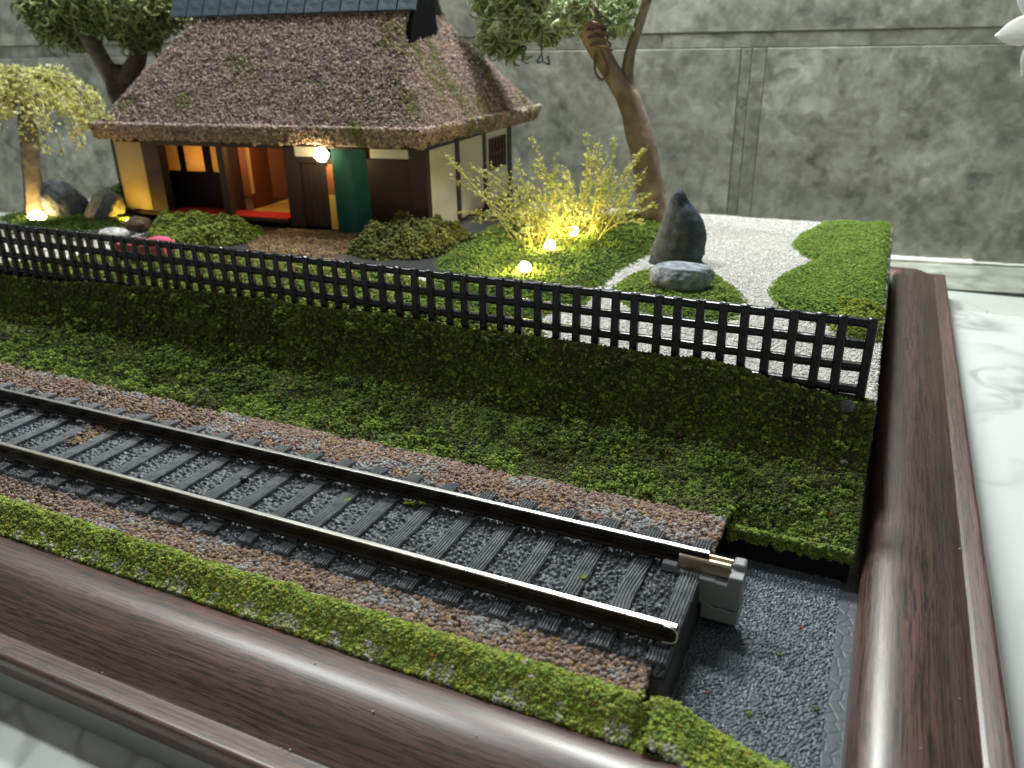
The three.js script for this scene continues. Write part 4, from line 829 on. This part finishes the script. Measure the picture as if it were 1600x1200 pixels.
// ================================================================ TREES
// a curled lichen sprig: a bent little tube
function sprigGeometry(seed) {
  const r = rng(seed), list = [];
  for (let b = 0; b < 4; b++) {
    const pts = []; let x = 0, y = 0, z = 0, a = r() * 6.28, e = (r() - 0.5) * 2, da = (r() < 0.5 ? -1 : 1) * (0.5 + r() * 0.7), de = (r() - 0.5) * 1.1;
    for (let i = 0; i < 7; i++) { pts.push([x, y, z]); a += da * (0.6 + r() * 0.6); e += de; x += Math.cos(a) * Math.cos(e) * 0.34; z += Math.sin(a) * Math.cos(e) * 0.34; y += Math.sin(e) * 0.34; }
    list.push(tube(pts, [0.1, 0.13, 0.12, 0.12, 0.1, 0.07], 10, 4));
  }
  return mergeGeometries(list);
}
const SPRIG = sprigGeometry(3);
function crown(parent, blobs, n, pal, g, m, seed, size, name = 'crown') {
  const r = rng(seed), list = [], tot = blobs.reduce((s, b) => s + b[3] * b[4] * b[5], 0);
  for (const [x, y, z, a, b, c] of blobs) {
    const k = Math.round((n * (a * b * c)) / tot);
    for (let i = 0; i < k; i++) {
      let px, py, pz, d; do { px = r() * 2 - 1; py = r() * 2 - 1; pz = r() * 2 - 1; d = Math.hypot(px, py, pz); } while (d > 1 || d < 0.25);
      if (fbm((x + px * a) * 0.2, (y + py * b) * 0.2, (z + pz * c) * 0.2 + seed, 3) < -0.04) continue;
      list.push({ x: x + px * a, y: y + py * b, z: z + pz * c, s: size * (0.7 + r() * 0.7), c: pick(pal, r, 0.22) });
    }
  }
  return scatter(name, g, m, list, parent, seed + 1);
}
const SAGE = [[0.32, 0.4, 0.2], [0.34, 0.41, 0.22], [0.21, 0.27, 0.12], [0.4, 0.46, 0.28]];
const DARKSAGE = [[0.2, 0.24, 0.09], [0.26, 0.3, 0.12], [0.14, 0.18, 0.06], [0.34, 0.38, 0.17]];
{
  const t = thing('garden_tree', 'tall bent brown tree with curly sage green crown behind the shrub', 'tree', [0, 0, 0]);
  const trunk = part('trunk', tube([[-31.5, 11.5, -104], [-32.4, 16, -104], [-33.2, 21, -104], [-34.4, 26, -104], [-36.4, 31.5, -104], [-38.6, 36.5, -103.6], [-41.6, 41, -103], [-44.4, 45.6, -102.4], [-46.4, 51, -102], [-47, 60, -102]], [3.2, 2.75, 2.6, 2.5, 2.2, 2.0, 1.9, 2.1, 1.9, 1.2], 90, 18, 1, 0.22, 3), M.bark, t);
  part('branch', tube([[-37.6, 34, -103.8], [-38.3, 38.6, -104], [-38.3, 42.5, -104.2], [-37.2, 47, -104.4], [-35.6, 52, -104.4], [-34.4, 60, -104]], [1.5, 1.2, 0.95, 0.9, 0.95, 0.7], 30, 10, 1, 0.12, 7), M.barkGrey, trunk);
  part('branch', tube([[-46, 50, -102], [-52, 51.5, -105], [-60, 51, -110], [-67, 49, -112]], [1.1, 0.8, 0.6, 0.3], 20, 8, 1, 0.1, 9), M.bark, trunk);
  const pts = []; for (let i = 0; i <= 60; i++) { const a = i * 0.34, k = i / 60; pts.push([-44.3 + 2.15 * Math.cos(a) - k * 1.6 + 1.2, 44.2 + k * 4.2 + 0.7 * Math.sin(a), -102.2 + 2.15 * Math.sin(a)]); }
  part('wire', tube(pts, 0.24, 240, 6), M.wire, trunk);
  part('wire', tube([[-43.6, 43.5, -100.2], [-43.2, 40.6, -99.6], [-42.0, 39.3, -99.4], [-41, 39.9, -99.6], [-41.2, 42, -100], [-42.4, 44.4, -100]], 0.24, 40, 6), M.wire, trunk);
  part('twig', mergeGeometries([tube([[-54.5, 48, -101], [-54.7, 45, -101], [-54.4, 42.5, -101]], 0.16, 10, 5), tube([[-54.4, 42.5, -101], [-55.6, 42.3, -101], [-54.9, 43.6, -101]], 0.2, 8, 5), tube([[-54.4, 42.5, -101], [-53, 42, -101], [-53.4, 43.4, -101]], 0.2, 8, 5), tube([[-58, 45, -101], [-58.6, 42.8, -101], [-57.4, 42.2, -101]], 0.25, 8, 5)]), mat({ color: col(0.03, 0.05, 0.025), roughness: 0.8 }), t);
  crown(t, [[-66.6, 49.6, -112, 7.3, 3.8, 4.5], [-58.5, 49.7, -112, 7, 3.8, 4.5], [-48.5, 51.5, -100, 4, 3, 4], [-40.5, 51, -104, 4, 3.2, 3.4], [-71.4, 46.3, -112, 2.3, 2.5, 2], [-62.8, 54.5, -112, 13, 4.2, 5], [-73.5, 43.3, -112, 0.9, 1.9, 0.8], [-66.7, 44.5, -112, 2.8, 1.6, 2]], 1500, SAGE, SPRIG, M.flock, 611, 1.6);
}
{
  const t = thing('background_tree', 'dark forked tree with olive crown behind the thatched roof', 'tree', [0, 0, 0]);
  const trunk = part('trunk', tube([[-157, 11.5, -95], [-157.6, 20, -95], [-159.4, 28, -95], [-161.2, 34, -95], [-161.8, 38.4, -95], [-160.6, 42, -95]], [3.2, 2.7, 2.5, 2.7, 3.2, 2.4], 40, 12, 1, 0.12, 13), M.barkDark, t);
  part('limb', tube([[-161.4, 36, -95], [-164.2, 40.5, -95], [-167.6, 46, -95], [-171, 51, -95], [-174, 58, -95]], [2.5, 2.2, 1.9, 1.6, 1.1], 24, 10, 1, 0.12, 15), M.barkGrey, trunk);
  part('limb', tube([[-161, 38, -95], [-157, 41, -95], [-154, 44.4, -95], [-151.5, 49, -95], [-149, 57, -95]], [2.3, 2.2, 1.8, 1.4, 0.9], 24, 10, 1, 0.12, 17), M.barkDark, trunk);
  crown(t, [[-179, 54, -95, 9, 6.2, 6], [-166, 55.5, -95, 9, 6, 6], [-152, 53.5, -95, 9, 6, 6], [-143, 55, -95, 6, 4.6, 5], [-174, 48.5, -94, 3.2, 2.4, 3], [-152, 49, -94, 5, 3.5, 3]], 1900, DARKSAGE, SPRIG, M.flock, 621, 1.9);
}
{
  const t = thing('blossom_tree', 'slim tree with pale yellow drooping blossom lit from its foot', 'tree', [0, 0, 0]);
  const trunk = part('trunk', tube([[-158, 11.8, -63], [-157.4, 15, -63], [-156.2, 20, -63], [-154.9, 26, -63], [-153.6, 31, -63], [-152.4, 36, -63]], [2.3, 1.9, 1.75, 1.9, 1.85, 1.3], 40, 12, 1, 0.12, 23), M.barkGrey, t);
  const r = rng(631), list = [], pal = [[0.74, 0.74, 0.26], [0.82, 0.82, 0.4], [0.62, 0.64, 0.18], [0.88, 0.88, 0.58]], twigs = [];
  for (let k = 0; k < 64; k++) {
    const a = r() * 6.28, reach = 6 + r() * 9 + (Math.cos(a) > 0.4 ? 10 * r() : 0), lift = 2 + r() * 5, c = new THREE.CatmullRomCurve3([new THREE.Vector3(-152.6, 34.5, -63), new THREE.Vector3(-152.6 + Math.cos(a) * reach * 0.4, 36 + lift, -63 + Math.sin(a) * reach * 0.35), new THREE.Vector3(-152.6 + Math.cos(a) * reach * 0.8, 35.2 + lift * 0.6, -63 + Math.sin(a) * reach * 0.6), new THREE.Vector3(-152.6 + Math.cos(a) * reach, (Math.cos(a) > 0.4 && reach > 12 ? 34 - r() * 8 : 36.5 - r() * 3.2) + lift * 0.3, -63 + Math.sin(a) * reach * 0.7)]);
    twigs.push(tube(c.getPoints(6).map((p) => p.toArray()), 0.16, 12, 4, 0.5));
    const n = reach > 14 ? 70 : 170;
    for (let i = 0; i < n; i++) { const q = c.getPoint(0.25 + 0.75 * r()); list.push({ x: q.x + (r() - 0.5) * 2.2, y: q.y + (r() - 0.5) * 1.5, z: q.z + (r() - 0.5) * 2.2, s: 0.4 + r() * r() * 0.8, c: pick(pal, r, 0.2) }); }
  }
  part('branch', mergeGeometries(twigs), M.barkGrey, trunk);
  scatter('crown', CRUMB_SMALL, M.leafGlow, list, t, 632);
}
// feathery shrub with stems and tiny leaves
{
  const t = thing('feathery_shrub', 'feathery yellow green shrub of thin stems lit by small bulbs', 'shrub', [0, 0, 0]);
  const r = rng(641), stems = [], list = [], pal = [[0.46, 0.5, 0.12], [0.54, 0.58, 0.2], [0.38, 0.42, 0.07], [0.62, 0.64, 0.32]];
  const leaf = (() => { const g = new THREE.IcosahedronGeometry(0.5, 0); g.scale(0.62, 0.42, 1); return g; })();
  const shoot = (p0, p1, sag, n, fat, dense) => {
    const mid = new THREE.Vector3().addVectors(p0, p1).multiplyScalar(0.5); mid.y += sag; mid.x += (r() - 0.5) * 1.5;
    const c = new THREE.QuadraticBezierCurve3(p0, mid, p1);
    stems.push(tube(c.getPoints(5).map((p) => p.toArray()), fat, 10, 4, 0.4));
    for (let i = 0; i < n; i++) {
      const k = 0.22 + 0.78 * Math.pow(r(), dense), q = c.getPoint(k), w = 1.15 * (1.15 - 0.6 * k);
      list.push({ x: q.x + (r() - 0.5) * 2 * w, y: q.y + (r() - 0.35) * 1.6 * w, z: q.z + (r() - 0.5) * 2 * w, s: 0.36 + r() * 0.42, c: pick(pal, r, 0.22) });
    }
  };
  const v = (x, y, z) => new THREE.Vector3(x, y, z);
  const tips = [[-63, 28.2, -78], [-60.5, 26, -80], [-57.5, 26, -82], [-55, 22, -76], [-52, 27, -84], [-47.8, 31, -80], [-46, 27, -86], [-43, 25.5, -82], [-40.5, 27.5, -88], [-37.5, 31.8, -82], [-35.6, 30.6, -80], [-33, 31, -82], [-30.5, 27, -84], [-27.6, 30, -80], [-29, 24.4, -82], [-27.4, 21.6, -84], [-58.4, 18.5, -74], [-50, 22, -78], [-34, 25, -78], [-38, 22, -72], [-60.5, 22, -76]];
  for (const [x, y, z] of tips) for (let k = 0; k < 3; k++) { const b = v(-42 + (x + 44) * 0.3 + (r() - 0.5) * 3, 13, lerp(-74, -96, r())); shoot(b, v(x + (r() - 0.5) * (k ? 3.4 : 0.4), y - (k ? 1 + r() * 4.5 : 0), z + (r() - 0.5) * 4), 1.2 + r() * 1.2, k ? 28 : 44, 0.13, 0.8); }
  for (let k = 0; k < 80; k++) { const a = r() * 6.28, b = v(-42.5 + (r() - 0.5) * 9, 13, lerp(-70, -96, r())); shoot(b, v(b.x + Math.cos(a) * (2 + r() * 6), 15 + r() * 8.5, b.z + Math.sin(a) * 4), 1, 20, 0.1, 0.9); }
  part('stem', mergeGeometries(stems), M.stem, t);
  scatter('leaves', leaf, M.leafGlow, list, t, 642);
}
// white artificial flower at the right edge
{
  const t = thing('white_flower', 'white flower whose petals enter the picture at the upper right edge', 'flower', [30.4, 47.4, -110]);
  const petal = (() => {
    const g = sheet(-1, 1, 14, 0, 1, 24, () => 0), p = g.attributes.position;
    for (let i = 0; i < p.count; i++) { const u = p.getX(i), v = p.getZ(i), w = 1.75 * Math.pow(Math.sin(Math.PI * clamp(0.06 + v * 0.93, 0, 1)), 0.75) * (0.55 + 0.45 * v); p.setXYZ(i, u * w + 0.08 * fbm(u * 3, v * 9, 1, 2), v * 6.6 * (1 - 0.06 * u * u), 0.5 * u * u + 0.9 * v * v + 0.12 * fbm(u * 2, v * 4, 6, 2)); }
    g.computeVertexNormals();
    const b = g.clone(); b.translate(0, 0, -0.2); const ix = Array.from(b.index.array); for (let i = 0; i < ix.length; i += 3) [ix[i], ix[i + 1]] = [ix[i + 1], ix[i]]; b.setIndex(ix); b.computeVertexNormals();
    return mergeGeometries([g, b]);
  })();
  for (let k = 0; k < 7; k++) part('petal', petal, M.petal, t, [0, 0, 0], [0.25 - (k % 2) * 0.3, 0.15 * (k - 3), -0.02 + k * 0.898]).scale.set(1.7, 1.35, 1.35);
  part('flower_centre', jitter(new THREE.IcosahedronGeometry(1.1, 3), 0.2, 3, 3), mat({ color: col(0.6, 0.5, 0.12), roughness: 0.9 }), t, [0, 0, 0.6]);
  part('stem', tube([[0, 0, -0.5], [5, 1, -2.5], [16, -4, -6], [34, -52, -8]], 0.6, 24, 8), mat({ color: col(0.08, 0.15, 0.04), roughness: 0.7 }), t);
}

renderer.render(scene, camera);
